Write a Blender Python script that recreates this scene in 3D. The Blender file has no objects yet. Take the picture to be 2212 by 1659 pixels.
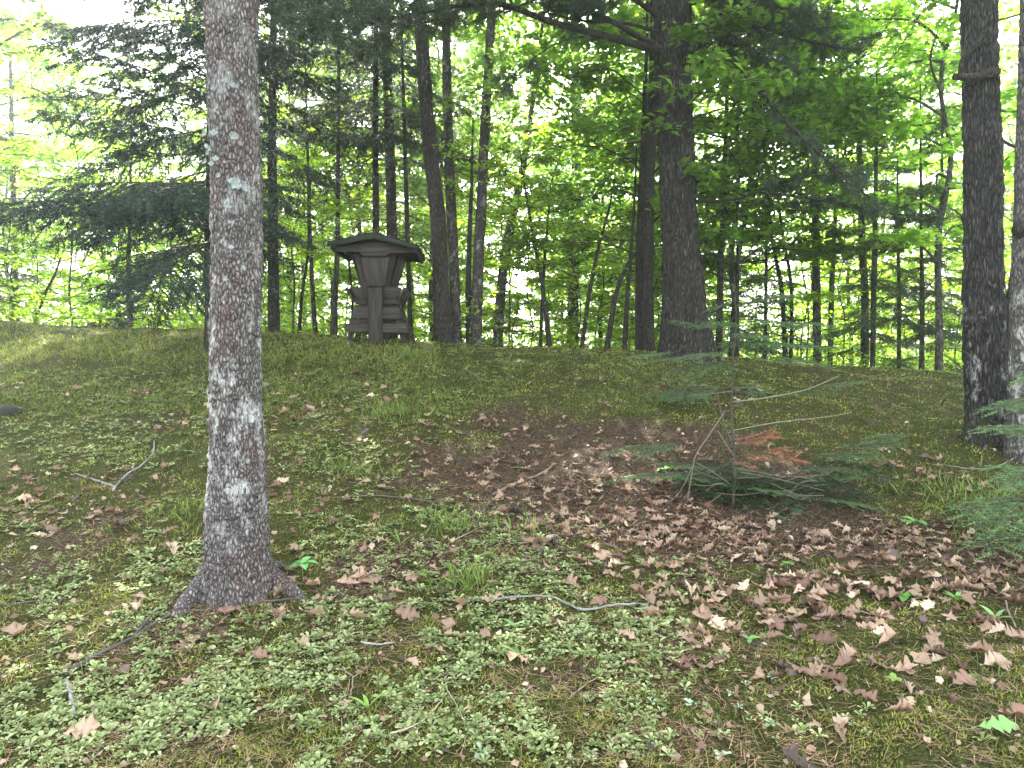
import bpy, math, random
import numpy as np
from mathutils import Vector, Matrix, Euler

random.seed(7)
rng = np.random.default_rng(7)
S = bpy.context.scene
COL = S.collection
R = math.radians

# ------------------------------------------------------------------ camera, sky, sun, exposure
CAM = np.array([0.0, 0.0, 1.6]); PITCH = R(-2.0); F = 1609.0; CX, CY = 1106.0, 829.5
cam = bpy.data.cameras.new('camera'); camo = bpy.data.objects.new('camera', cam); COL.objects.link(camo)
camo.location = CAM; camo.rotation_euler = (R(90) + PITCH, 0, 0)
cam.sensor_width = 36.0; cam.lens = 36.0 * F / 2212.0
cam.clip_start = 0.05; cam.clip_end = 2000
S.camera = camo
SUN_EL, SUN_AZ = R(40), R(-6)          # azimuth from +Y towards +X
w = bpy.data.worlds.new('World'); S.world = w; w.use_nodes = True
nt = w.node_tree; bg = nt.nodes['Background']
sky = nt.nodes.new('ShaderNodeTexSky'); sky.sky_type = 'NISHITA'; sky.sun_disc = False
sky.sun_elevation = SUN_EL; sky.sun_rotation = SUN_AZ
sky.air_density = 1.0; sky.dust_density = 2.5; sky.ozone_density = 1.0
hz = nt.nodes.new('ShaderNodeHueSaturation'); hz.inputs['Saturation'].default_value = .30    # thin high cloud: a whitish sky
nt.links.new(sky.outputs[0], hz.inputs['Color']); nt.links.new(hz.outputs[0], bg.inputs[0]); bg.inputs[1].default_value = 0.15
sl = bpy.data.lights.new('sun', 'SUN'); so = bpy.data.objects.new('sun', sl); COL.objects.link(so)
sl.energy = 5.0; sl.angle = R(0.53); sl.color = (1.0, 0.95, 0.86)
sd = Vector((math.sin(SUN_AZ) * math.cos(SUN_EL), math.cos(SUN_AZ) * math.cos(SUN_EL), math.sin(SUN_EL)))
so.rotation_euler = sd.to_track_quat('Z', 'Y').to_euler()
S.view_settings.view_transform = 'Standard'; S.view_settings.look = 'None'
S.view_settings.exposure = 3.3; S.view_settings.gamma = 1.0; S.view_settings.use_curve_mapping = False
S.render.engine = 'CYCLES'
cy = S.cycles
cy.max_bounces = 6; cy.diffuse_bounces = 4; cy.glossy_bounces = 2; cy.transmission_bounces = 4; cy.transparent_max_bounces = 4
cy.volume_bounces = 1; cy.caustics_reflective = False; cy.caustics_refractive = False
cy.sample_clamp_indirect = 6.0

HAZE = .0029
# ------------------------------------------------------------------ helpers
def P(px, py, depth):
    """world point seen at photo position px,py at the given depth"""
    px = np.asarray(px, float); py = np.asarray(py, float); depth = np.asarray(depth, float)
    u = (px - CX) / F * depth; v = -(py - CY) / F * depth
    c, s = math.cos(PITCH), math.sin(PITCH)
    return np.stack([u + 0 * v, CAM[1] + depth * c - v * s, CAM[2] + depth * s + v * c], -1)

_tab = {}
def vnoise(x, y, seed=0):
    if seed not in _tab: _tab[seed] = np.random.default_rng(1000 + seed).random((256, 256))
    T = _tab[seed]
    x = np.asarray(x, float); y = np.asarray(y, float)
    xi = np.floor(x).astype(int); yi = np.floor(y).astype(int)
    fx = x - xi; fy = y - yi; fx = fx * fx * (3 - 2 * fx); fy = fy * fy * (3 - 2 * fy)
    a = T[xi % 256, yi % 256]; b = T[(xi + 1) % 256, yi % 256]; c = T[xi % 256, (yi + 1) % 256]; d = T[(xi + 1) % 256, (yi + 1) % 256]
    return (a * (1 - fx) + b * fx) * (1 - fy) + (c * (1 - fx) + d * fx) * fy

_py = np.array([-400, -20, 0, 2.9, 4.4, 5.6, 7.0, 8.2, 9.4, 10.4, 11.2, 12.0, 13.2, 15, 18, 26, 45, 90, 200, 900.])
_pz = np.array([-2., -.3, -.1, 0.0, .21, .47, .83, 1.16, 1.47, 1.68, 1.77, 1.76, 1.55, 1.15, .6, .1, 0.2, 0.8, 1.2, 1.2])
_ty = np.linspace(-30, 60, 3000); _tz = np.interp(_ty, _py, _pz)
_k = np.hanning(41); _k /= _k.sum(); _tz2 = np.convolve(_tz, _k, 'same'); _tz2[:40] = _tz[:40]; _tz2[-40:] = _tz[-40:]
def H(x, y, fine=True):
    x = np.asarray(x, float); y = np.asarray(y, float)
    yy = y + 0.12 * np.clip(x, -12, 12)
    z = np.where((yy > -29) & (yy < 59), np.interp(yy, _ty, _tz2), np.interp(yy, _py, _pz))
    z = z * (1 - 0.03 * np.clip(x, -12, 12))
    z = z + (vnoise(x * .45 + 9, y * .45, 1) - .5) * .14 + (vnoise(x * 1.7, y * 1.7, 2) - .5) * .05
    if fine: z = z + (vnoise(x * 6, y * 6, 3) - .5) * .034 + (vnoise(x * 15, y * 15, 4) - .5) * .020
    # mound round the foot of the lichened tree
    z = z + .05 * np.exp(-(((x + 1.62) / .5) ** 2 + ((y - 4.35) / .45) ** 2))
    return z

_c, _s = math.cos(PITCH), math.sin(PITCH)
def at(px, py, dmax=16.0):
    """where the view through photo position px,py meets the ground (arrays)"""
    px = np.atleast_1d(np.asarray(px, float)); py = np.atleast_1d(np.asarray(py, float))
    ds = np.linspace(1.8, dmax, 260)
    u = (px - CX) / F; v = -(py - CY) / F
    X = u[:, None] * ds; Y = ds * _c - v[:, None] * ds * _s; Z = 1.6 + ds * _s + v[:, None] * ds * _c
    hit = Z <= H(X, Y)
    ok = hit.any(1); i = np.argmax(hit, 1); i = np.where(ok, i, len(ds) - 1)
    r = np.arange(len(px)); x = X[r, i]; y = Y[r, i]
    return np.stack([x, y, H(x, y)], -1), ok
def at1(px, py):
    p, ok = at(px, py); return p[0]

def mesh(name, V, faces, C=None, mat=None, smooth=False, midx=None):
    """faces: list of int arrays (n,k)"""
    me = bpy.data.meshes.new(name)
    V = np.asarray(V, np.float32)
    loops = np.concatenate([f.reshape(-1) for f in faces]).astype(np.int32)
    sizes = np.concatenate([np.full(len(f), f.shape[1]) for f in faces]).astype(np.int32)
    starts = np.concatenate([[0], np.cumsum(sizes)[:-1]]).astype(np.int32)
    me.vertices.add(len(V)); me.vertices.foreach_set('co', V.reshape(-1))
    me.loops.add(len(loops)); me.loops.foreach_set('vertex_index', loops)
    me.polygons.add(len(sizes)); me.polygons.foreach_set('loop_start', starts)
    if midx is not None: me.polygons.foreach_set('material_index', np.asarray(midx, np.int32))
    me.update(calc_edges=True)
    if smooth: me.polygons.foreach_set('use_smooth', np.ones(len(sizes), bool))
    if C is not None:
        a = me.color_attributes.new('Col', 'FLOAT_COLOR', 'POINT')
        cc = np.ones((len(V), 4), np.float32); cc[:, :3] = C
        a.data.foreach_set('color', cc.reshape(-1))
    for m in (mat if isinstance(mat, (list, tuple)) else [mat]):
        if m: me.materials.append(m)
    return me

def obj(name, me, parent=None, loc=(0, 0, 0)):
    o = bpy.data.objects.new(name, me); COL.objects.link(o); o.location = loc
    if parent: o.parent = parent
    return o
def tag(o, label=None, cat=None, group=None, kind=None):
    if label: o['label'] = label
    if cat: o['category'] = cat
    if group: o['group'] = group
    if kind: o['kind'] = kind
    return o
def thing(name, label, cat, loc=(0, 0, 0), rotz=0, group=None):
    o = bpy.data.objects.new(name, None); COL.objects.link(o); o.empty_display_size = .1
    o.location = loc; o.rotation_euler = (0, 0, rotz)
    return tag(o, label, cat, group)

def frames(d, n):
    d = d / np.linalg.norm(d, axis=-1, keepdims=True)
    y = np.cross(n, d); y = y / (np.linalg.norm(y, axis=-1, keepdims=True) + 1e-9)
    z = np.cross(d, y)
    return np.stack([d, y, z], 1)       # rows are local axes
def scatter(tv, tf, pos, fr, sc, col, tcol=None):
    """copies of a template (tv verts, tf faces) -> V, [F], C"""
    n, m = len(pos), len(tv); sc = np.asarray(sc, float)
    if sc.ndim == 1: sc = sc[:, None].repeat(3, 1)
    V = np.einsum('mk,nk,nkj->nmj', tv, sc, fr) + pos[:, None, :]
    Fs = [(f[None] + (np.arange(n) * m)[:, None, None]).reshape(-1, f.shape[1]) for f in tf]
    C = np.repeat(col[:, None, :], m, 1)
    if tcol is not None: C = C * tcol[None, :, None]
    return V.reshape(-1, 3), Fs, C.reshape(-1, 3)
def join(parts):
    V, Fd, C, off = [], {}, [], 0
    for v, fs, c in parts:
        if len(v) == 0: continue
        V.append(v); C.append(c)
        for f in fs: Fd.setdefault(f.shape[1], []).append(f + off)
        off += len(v)
    return np.concatenate(V), [np.concatenate(x) for x in Fd.values()], np.concatenate(C)

def resample(pts, n):
    pts = np.asarray(pts, float); k = len(pts)
    t = np.linspace(0, k - 1, n); i = np.clip(np.floor(t).astype(int), 0, k - 2); f = (t - i)[:, None]
    g = lambda j: pts[np.clip(j, 0, k - 1)]
    p0, p1, p2, p3 = g(i - 1), g(i), g(i + 1), g(i + 2)
    return .5 * ((2 * p1) + (-p0 + p2) * f + (2 * p0 - 5 * p1 + 4 * p2 - p3) * f ** 2 + (-p0 + 3 * p1 - 3 * p2 + p3) * f ** 3)
def tube(pts, rad, sides=8, col=(.2, .2, .2), rough=0.0, seed=0):
    pts = np.asarray(pts, float); n = len(pts); rad = np.broadcast_to(np.asarray(rad, float), (n,))
    T = np.gradient(pts, axis=0); T /= np.linalg.norm(T, axis=1, keepdims=True) + 1e-9
    ref = np.array([0.0, 1.0, 0.0]) if abs(T[:, 1]).mean() < .7 else np.array([1.0, 0, 0])
    A = np.cross(T, ref); A /= np.linalg.norm(A, axis=1, keepdims=True) + 1e-9
    B = np.cross(T, A)
    th = np.linspace(0, 2 * np.pi, sides, endpoint=False)
    rr = rad[:, None] * np.ones(sides)
    if rough: rr = rr * (1 + rough * (np.random.default_rng(seed).random((n, sides)) - .5))
    V = pts[:, None] + rr[..., None] * (np.cos(th)[None, :, None] * A[:, None] + np.sin(th)[None, :, None] * B[:, None])
    idx = np.arange(n * sides).reshape(n, sides); nx = np.roll(idx, -1, 1)
    Q = np.stack([idx[:-1], nx[:-1], nx[1:], idx[1:]], -1).reshape(-1, 4)
    V = np.concatenate([V.reshape(-1, 3), pts[[0, -1]]])
    a, b = n * sides, n * sides + 1
    caps = np.concatenate([np.stack([nx[0], idx[0], np.full(sides, a)], -1), np.stack([idx[-1], nx[-1], np.full(sides, b)], -1)])
    C = np.tile(np.asarray(col, float), (len(V), 1))
    return V, [Q, caps], C

# ------------------------------------------------------------------ materials
def newmat(name):
    m = bpy.data.materials.new(name); m.use_nodes = True
    t = m.node_tree; t.nodes.clear()
    return m, t, t.nodes.new('ShaderNodeOutputMaterial')
def N(t, kind, **kw):
    n = t.nodes.new(kind)
    for k, v in kw.items():
        if k in n.inputs: n.inputs[k].default_value = v
        else: setattr(n, k, v)
    return n
def ramp(t, fac, stops):
    r = t.nodes.new('ShaderNodeValToRGB'); e = r.color_ramp.elements
    while len(e) < len(stops): e.new(.5)
    for i, (p, c) in enumerate(stops): e[i].position = p; e[i].color = (*c, 1) if len(c) == 3 else c
    t.links.new(fac, r.inputs[0]); return r
def mixc(t, fac, a, b, mode='MIX'):
    m = t.nodes.new('ShaderNodeMix'); m.data_type = 'RGBA'; m.blend_type = mode
    for s, v in ((0, fac), (6, a), (7, b)):
        if hasattr(v, 'is_linked') or hasattr(v, 'links'): t.links.new(v, m.inputs[s])
        else: m.inputs[s].default_value = (*v, 1) if isinstance(v, tuple) else v
    return m.outputs[2]

def leafmat(name, trans=.5, tmul=(1.9, 2.1, .8), rough=.5, spec=.25, vary=.25):
    m, t, out = newmat(name)
    a = N(t, 'ShaderNodeAttribute', attribute_name='Col')
    oi = t.nodes.new('ShaderNodeObjectInfo')
    hsv = t.nodes.new('ShaderNodeHueSaturation')
    mr = N(t, 'ShaderNodeMapRange'); mr.inputs['To Min'].default_value = 1 - vary; mr.inputs['To Max'].default_value = 1 + vary
    t.links.new(oi.outputs['Random'], mr.inputs['Value']); t.links.new(mr.outputs[0], hsv.inputs['Value'])
    t.links.new(a.outputs['Color'], hsv.inputs['Color'])
    b = N(t, 'ShaderNodeBsdfPrincipled', Roughness=rough); b.inputs['Specular IOR Level'].default_value = spec
    t.links.new(hsv.outputs[0], b.inputs['Base Color'])
    last = b.outputs[0]
    if trans > 0:
        tr = t.nodes.new('ShaderNodeBsdfTranslucent')
        t.links.new(mixc(t, 1.0, hsv.outputs[0], tmul, 'MULTIPLY'), tr.inputs[0])
        mx = t.nodes.new('ShaderNodeMixShader'); mx.inputs[0].default_value = trans
        t.links.new(last, mx.inputs[1]); t.links.new(tr.outputs[0], mx.inputs[2]); last = mx.outputs[0]
    t.links.new(last, out.inputs[0]); return m
M_LEAF = leafmat('green_leaf', .74, (2.8, 3.1, 1.6))
M_SHRUB = leafmat('sunny_leaf', .7, (2.35, 2.8, 1.2))
M_NEEDLE = leafmat('needle', .12, (1.2, 1.3, .8), .55, .2, .15)
M_DRY = leafmat('dry_leaf', .15, (1.3, 1.0, .7), .6, .25, .3)
M_COVER = leafmat('ground_cover', .2, (1.4, 1.5, .7), .6, .2, .1)
M_STICK = leafmat('bare_twig', 0, rough=.8, spec=.1, vary=.15)

def bark(name, lo, hi, cell=(60, 60, 14), lichen=None, lich_amt=.5, zlo=None, zhi=None, pink=None, bump=.6, bdist=.012, moss=None, zbot=None):
    m, t, out = newmat(name)
    tc = t.nodes.new('ShaderNodeTexCoord')
    mp = t.nodes.new('ShaderNodeMapping'); mp.inputs['Scale'].default_value = cell
    t.links.new(tc.outputs['Object'], mp.inputs[0])
    nz = N(t, 'ShaderNodeTexNoise', Scale=.35, Detail=3.0)
    t.links.new(mp.outputs[0], nz.inputs[0])
    add = N(t, 'ShaderNodeVectorMath', operation='MULTIPLY_ADD'); add.inputs[1].default_value = (1.2, 1.2, 1.2)
    t.links.new(nz.outputs['Color'], add.inputs[0]); t.links.new(mp.outputs[0], add.inputs[2])
    vo = N(t, 'ShaderNodeTexVoronoi', feature='DISTANCE_TO_EDGE', Scale=1.0); t.links.new(add.outputs[0], vo.inputs[0])
    vc = N(t, 'ShaderNodeTexVoronoi', Scale=1.0); t.links.new(add.outputs[0], vc.inputs[0])
    fine = N(t, 'ShaderNodeTexNoise', Scale=2.2, Detail=6.0, Roughness=.7); t.links.new(mp.outputs[0], fine.inputs[0])
    r = ramp(t, vo.outputs[0], [(0.02, lo), (.22, tuple(.5 * (a + b) for a, b in zip(lo, hi))), (.5, hi)])
    sc = N(t, 'ShaderNodeSeparateColor'); t.links.new(vc.outputs['Color'], sc.inputs[0])
    c = mixc(t, .55, r.outputs[0], ramp(t, sc.outputs[0], [(0, (.45, .45, .45)), (1, (1.25, 1.2, 1.2))]).outputs[0], 'MULTIPLY')
    c = mixc(t, .8, c, ramp(t, fine.outputs[0], [(.3, (.5, .5, .5)), (.7, (1.45, 1.45, 1.45))]).outputs[0], 'MULTIPLY')
    def patch(scale, lo_, hi_, det=4.0, zs=.6):
        mpp = t.nodes.new('ShaderNodeMapping'); mpp.inputs['Scale'].default_value = (scale, scale, scale * zs)
        t.links.new(tc.outputs['Object'], mpp.inputs[0])
        n = N(t, 'ShaderNodeTexNoise', Scale=1.0, Detail=det, Roughness=.65); t.links.new(mpp.outputs[0], n.inputs[0])
        return ramp(t, n.outputs[0], [(lo_, (0, 0, 0)), (hi_, (1, 1, 1))]).outputs[0]
    if pink: c = mixc(t, patch(5.5, .5, .62, 3.), c, mixc(t, 1.0, c, pink, 'MULTIPLY'))
    if lichen:
        f = patch(9, .62 - lich_amt * .22, .70 - lich_amt * .18, 7.0)
        g = patch(55, .38, .55, 3.0, .35)
        f = mixc(t, 1.0, f, g, 'MULTIPLY')
        if zlo is not None:
            sp = t.nodes.new('ShaderNodeSeparateXYZ'); t.links.new(tc.outputs['Object'], sp.inputs[0])
            zr = ramp(t, sp.outputs[2], [(0, (0, 0, 0))]); mr = N(t, 'ShaderNodeMapRange'); mr.inputs['From Min'].default_value = zhi; mr.inputs['From Max'].default_value = zlo
            t.links.new(sp.outputs[2], mr.inputs[0]); f = mixc(t, 1.0, f, mr.outputs[0], 'MULTIPLY')
            if zbot:
                mb = N(t, 'ShaderNodeMapRange'); mb.inputs['From Min'].default_value = zbot * .5; mb.inputs['From Max'].default_value = zbot * 1.3
                t.links.new(sp.outputs[2], mb.inputs[0]); f = mixc(t, 1.0, f, mb.outputs[0], 'MULTIPLY')
        c = mixc(t, f, c, lichen)
    if moss:
        sp = t.nodes.new('ShaderNodeSeparateXYZ'); t.links.new(tc.outputs['Object'], sp.inputs[0])
        mr = N(t, 'ShaderNodeMapRange'); mr.inputs['From Min'].default_value = .35; mr.inputs['From Max'].default_value = 0.0
        t.links.new(sp.outputs[2], mr.inputs[0]); c = mixc(t, mixc(t, 1.0, patch(12, .45, .6), mr.outputs[0], 'MULTIPLY'), c, moss)
    b = N(t, 'ShaderNodeBsdfPrincipled', Roughness=.9); b.inputs['Specular IOR Level'].default_value = .15
    t.links.new(c, b.inputs['Base Color'])
    mm = N(t, 'ShaderNodeMath', operation='MULTIPLY_ADD'); mm.inputs[1].default_value = .35
    vr = N(t, 'ShaderNodeMapRange'); vr.inputs['From Max'].default_value = .35; t.links.new(vo.outputs[0], vr.inputs[0])
    t.links.new(fine.outputs[0], mm.inputs[0]); t.links.new(vr.outputs[0], mm.inputs[2])
    bp = N(t, 'ShaderNodeBump', Strength=bump, Distance=bdist); t.links.new(mm.outputs[0], bp.inputs['Height'])
    t.links.new(bp.outputs[0], b.inputs['Normal']); t.links.new(b.outputs[0], out.inputs[0]); return m
M_BARK_MAIN = bark('lichened_bark', (.055, .049, .046), (.37, .34, .32), (58, 58, 22), (.50, .50, .47), .56, 1.1, 4.4, pink=(1.0, .87, .85), bump=1.0, zbot=.42)
M_BARK_PINE = bark('pine_bark', (.022, .020, .018), (.105, .093, .084), (34, 34, 7), None, bump=1.0, bdist=.03)
M_BARK_OAK = bark('furrowed_bark', (.016, .015, .014), (.125, .112, .103), (48, 48, 7), (.42, .42, .39), .30, .9, 2.1, bump=1.0, bdist=.025, moss=(.05, .06, .012))
M_BARK_BIRCH = bark('pale_bark', (.035, .03, .028), (.20, .185, .17), (50, 50, 14), (.38, .38, .35), .45, 1.0, 2.2, bump=.7, bdist=.015)
M_BARK_DARK = bark('dark_bark', (.018, .015, .013), (.10, .085, .075), (60, 60, 10), None, bump=.8, bdist=.015)
M_BARK_FAR = bark('grey_bark', (.025, .021, .019), (.12, .105, .095), (40, 40, 10), (.22, .22, .20), .35, bump=.5)

def wood(name, lo, hi, mosscol=None):
    m, t, out = newmat(name)
    tc = t.nodes.new('ShaderNodeTexCoord'); oi = t.nodes.new('ShaderNodeObjectInfo')
    mp = t.nodes.new('ShaderNodeMapping'); mp.inputs['Scale'].default_value = (3, 40, 40)
    vm = N(t, 'ShaderNodeVectorMath', operation='MULTIPLY_ADD'); vm.inputs[1].default_value = (7, 7, 7)
    cr = t.nodes.new('ShaderNodeCombineXYZ')
    for i in range(3): t.links.new(oi.outputs['Random'], cr.inputs[i])
    t.links.new(cr.outputs[0], vm.inputs[0]); t.links.new(tc.outputs['UV'] if False else tc.outputs['Object'], vm.inputs[2])
    t.links.new(vm.outputs[0], mp.inputs[0])
    n = N(t, 'ShaderNodeTexNoise', Scale=1.0, Detail=6.0, Roughness=.7, Distortion=.4); t.links.new(mp.outputs[0], n.inputs[0])
    c = ramp(t, n.outputs[0], [(.3, lo), (.7, hi)]).outputs[0]
    mr = N(t, 'ShaderNodeMapRange'); mr.inputs['To Min'].default_value = .7; mr.inputs['To Max'].default_value = 1.25
    t.links.new(oi.outputs['Random'], mr.inputs[0])
    hs = t.nodes.new('ShaderNodeHueSaturation'); t.links.new(mr.outputs[0], hs.inputs['Value']); t.links.new(c, hs.inputs['Color']); c = hs.outputs[0]
    if mosscol:
        n2 = N(t, 'ShaderNodeTexNoise', Scale=6.0, Detail=5.0); t.links.new(tc.outputs['Object'], n2.inputs[0])
        c = mixc(t, ramp(t, n2.outputs[0], [(.45, (0, 0, 0)), (.6, (1, 1, 1))]).outputs[0], c, mosscol)
    b = N(t, 'ShaderNodeBsdfPrincipled', Roughness=.85); b.inputs['Specular IOR Level'].default_value = .2
    t.links.new(c, b.inputs['Base Color'])
    bp = N(t, 'ShaderNodeBump', Strength=.6, Distance=.004); t.links.new(n.outputs[0], bp.inputs['Height']); t.links.new(bp.outputs[0], b.inputs['Normal'])
    t.links.new(b.outputs[0], out.inputs[0]); return m
M_WOOD = wood('weathered_board', (.010, .0085, .0075), (.072, .060, .052))
M_ROOF = wood('mossy_shingle', (.012, .012, .013), (.045, .042, .042), (.018, .028, .012))

# ground material: duff, moss, sand coloured by noise and by a moss map stored on the vertices
def groundmat():
    m, t, out = newmat('mossy_ground')
    tc = t.nodes.new('ShaderNodeTexCoord'); a = N(t, 'ShaderNodeAttribute', attribute_name='Col')
    def nz(s, d=6.0, r=.65):
        n = N(t, 'ShaderNodeTexNoise', Scale=s, Detail=d, Roughness=r); t.links.new(tc.outputs['Object'], n.inputs[0]); return n.outputs[0]
    duff = ramp(t, nz(45, 8, .8), [(.36, (.012, .008, .006)), (.50, (.050, .032, .022)), (.64, (.19, .13, .09))]).outputs[0]
    mos = ramp(t, nz(60, 8, .75), [(.36, (.010, .012, .004)), (.50, (.038, .044, .010)), (.66, (.13, .125, .03))]).outputs[0]  # ground tones kept dark: shade under the plants is put into the colour
    sp = t.nodes.new('ShaderNodeSeparateColor'); t.links.new(a.outputs['Color'], sp.inputs[0])
    ad = N(t, 'ShaderNodeMath', operation='ADD'); t.links.new(sp.outputs[0], ad.inputs[0])
    n3 = N(t, 'ShaderNodeMath', operation='MULTIPLY_ADD'); n3.inputs[1].default_value = 1.6; n3.inputs[2].default_value = -.8
    t.links.new(nz(5, 6), n3.inputs[0]); t.links.new(n3.outputs[0], ad.inputs[1])
    f = ramp(t, ad.outputs[0], [(.35, (0, 0, 0)), (.6, (1, 1, 1))]).outputs[0]
    c = mixc(t, f, duff, mos)
    vo = N(t, 'ShaderNodeTexVoronoi', Scale=70.0); t.links.new(tc.outputs['Object'], vo.inputs[0])
    c = mixc(t, .5, c, ramp(t, vo.outputs[0], [(.0, (1.3, 1.3, 1.2)), (.7, (.45, .45, .45))]).outputs[0], 'MULTIPLY')
    b = N(t, 'ShaderNodeBsdfPrincipled', Roughness=.95); b.inputs['Specular IOR Level'].default_value = .1
    t.links.new(c, b.inputs['Base Color'])
    bp = N(t, 'ShaderNodeBump', Strength=1.0, Distance=.012); t.links.new(nz(70, 5, .7), bp.inputs['Height']); t.links.new(bp.outputs[0], b.inputs['Normal'])
    t.links.new(b.outputs[0], out.inputs[0]); return m
M_GROUND = groundmat()

# ------------------------------------------------------------------ the ground
def blob(px, py, cx, cy_, rx, ry): return np.exp(-(((px - cx) / rx) ** 2 + ((py - cy_) / ry) ** 2))
def topix(x, y, z):
    c, s = math.cos(PITCH), math.sin(PITCH); dy, dz = y, z - 1.6
    d = dy * c + dz * s; v = -dy * s + dz * c; d = np.maximum(d, .3)
    return CX + x / d * F, CY - v / d * F
DUFF = [(P_[0], P_[1], P_[2]) for P_ in []]
_dw = [(1180, 1010, 1.0), (1380, 1000, 1.0), (1250, 930, .8), (1600, 1130, 1.1), (1350, 1100, .9), (1750, 1150, .8), (780, 930, .5), (1000, 1040, .7), (1500, 960, .9),
       (230, 1130, .45), (450, 1330, .45), (300, 1420, .35), (900, 1180, .4), (1000, 900, .5), (1650, 1000, .9), (2150, 1230, .5), (1150, 1500, .4), (750, 1240, .35)]
_dp = [(at1(a, b), r) for a, b, r in _dw]
def mossmap(x, y):
    m = np.full(np.shape(x), .76)
    for p, r in _dp: m = m - .34 * np.exp(-(((x - p[0]) / r) ** 2 + ((y - p[1]) / (r * .75)) ** 2))
    m = m + (vnoise(x * 1.3, y * 1.3, 8) - .5) * .5 + (vnoise(x * 4, y * 4, 9) - .5) * .35
    return np.clip(m, 0, 1)
def gl(lo, hi, st, far):
    a = np.arange(lo, hi, st); g = [hi]; s = st
    while g[-1] < far: s *= 1.25; g.append(g[-1] + s)
    h = [lo]; s = st
    while h[-1] > -far: s *= 1.25; h.append(h[-1] - s)
    return np.array(h[1:][::-1] + list(a) + g)
gx, gy = gl(-8.5, 8.5, .04, 700), gl(1.6, 14, .04, 900)
GX, GY = np.meshgrid(gx, gy); GZ = H(GX, GY)
near = (abs(GX) < 9) & (GY > 1) & (GY < 15)
GZ = GZ + np.where(near, (rng.random(GZ.shape) - .5) * .008, 0)
idx = np.arange(GX.size).reshape(GX.shape)
Q = np.stack([idx[:-1, :-1], idx[:-1, 1:], idx[1:, 1:], idx[1:, :-1]], -1).reshape(-1, 4)
mm_ = mossmap(GX, GY).reshape(-1)
o = obj('ground', mesh('ground', np.stack([GX, GY, GZ], -1).reshape(-1, 3), [Q], np.stack([mm_] * 3, -1), M_GROUND, True))
tag(o, 'mossy brown earth rising to a low knoll', kind='structure')

# ------------------------------------------------------------------ small ground cover (uncountable)
def polar(n, r0, r1, half=46):
    """points over the knoll, thinning out with distance"""
    u = rng.random(n); r = r0 * (r1 / r0) ** u
    a = (rng.random(n) - .5) * 2 * R(half)
    return r * np.sin(a), r * np.cos(a)
def up_dirs(n, spread):
    d = rng.normal(size=(n, 3)) * spread; d[:, 2] = 1; return d / np.linalg.norm(d, axis=1, keepdims=True)
def blades(x, y, ln, wd, spread, col, lift=0.0):
    n = len(x); z = H(x, y) - .004 + lift
    d = up_dirs(n, spread); nn = rng.normal(size=(n, 3)); nn[:, 2] *= .2
    tv = np.array([[0, -.5, 0], [0, .5, 0], [.6, .25, .03], [1, 0, 0.16]]); tf = [np.array([[0, 1, 2], [0, 2, 3]])]
    return scatter(tv, tf, np.stack([x, y, z], -1), frames(d, nn), np.stack([ln, wd, ln], -1), col)
def cmix(n, a, b, jit=.15):
    t = rng.random((n, 1)); c = np.array(a) * (1 - t) + np.array(b) * t
    return np.clip(c * (1 + jit * rng.normal(size=(n, 1))), .003, .9)
# moss tufts
x, y = polar(240000, 2.3, 13.0); mk = mossmap(x, y) + (rng.random(len(x)) - .5) * .3 > .42
x, y = x[mk], y[mk]; n = len(x); r = np.hypot(x, y)
pt = np.clip((vnoise(x * 5, y * 5, 71) * .6 + vnoise(x * 13, y * 13, 72) * .6 - .35) * 2.2, 0, 1)[:, None]
mc = (np.array([.020, .034, .009]) * (1 - pt) + np.array([.23, .25, .05]) * pt) * (1 + .3 * rng.normal(size=(n, 1)))
br_ = rng.random(n) < .10; mc[br_] = cmix(br_.sum(), (.20, .14, .08), (.36, .30, .18))
o = obj('moss', mesh('moss', *blades(x, y, (.008 + .014 * rng.random(n)) * (1 + r * .05) * (.6 + .8 * pt[:, 0]), .0038 + .0009 * r, .9, np.clip(mc, .005, .8)), M_COVER)); tag(o, 'low green moss over the knoll', 'moss', kind='stuff')
# fine grass, thick on the left crest
def grass(n, box, ln, wd, colA, colB, spread=.5, thr=.45, ns=11):
    px = rng.uniform(box[0], box[2], n); py = rng.uniform(box[1], box[3], n)
    p, ok = at(px, py); p = p[ok]; k = vnoise(p[:, 0] * 2.2, p[:, 1] * 2.2, ns) + .35 * rng.random(len(p)) > thr
    p = p[k]; m_ = len(p); return blades(p[:, 0], p[:, 1], ln * (.4 + rng.random(m_)), np.full(m_, wd) * (.6 + .8 * rng.random(m_)), spread, cmix(m_, colA, colB, .2))
gr = [grass(24000, (-250, 700, 950, 900), .06, .006, (.05, .09, .018), (.22, .25, .06), .7, .46), grass(7000, (-250, 700, 950, 790), .10, .005, (.10, .14, .02), (.28, .28, .08), .8, .35),
      grass(9000, (950, 740, 1420, 900), .05, .005, (.07, .11, .02), (.16, .18, .05), .7, .45),
      grass(5000, (1500, 765, 2300, 1000), .04, .005, (.06, .09, .02), (.13, .15, .03), .7, .5),
      grass(7000, (-200, 960, 2300, 1659), .06, .003, (.06, .11, .02), (.16, .2, .06), .7, .75)]
for (tx, ty, k_, rr) in [(960, 1490 - 350, 100, .12), (750, 1020, 120, .15), (960, 870, 90, .2), (400, 1120, 110, .2), (2080, 1060, 160, .4), (860, 900, 200, .2), (1100, 1150, 70, .2), (880, 770, 150, .1), (2140, 1100, 300, .3), (1010, 1270, 120, .1)]:
    p = at1(tx, ty); gx_ = p[0] + rng.normal(size=k_) * rr; gy_ = p[1] + rng.normal(size=k_) * rr * .7
    gr.append(blades(gx_, gy_, .07 + .09 * rng.random(k_), np.full(k_, .003), .6, cmix(k_, (.08, .14, .02), (.2, .26, .07))))
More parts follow.
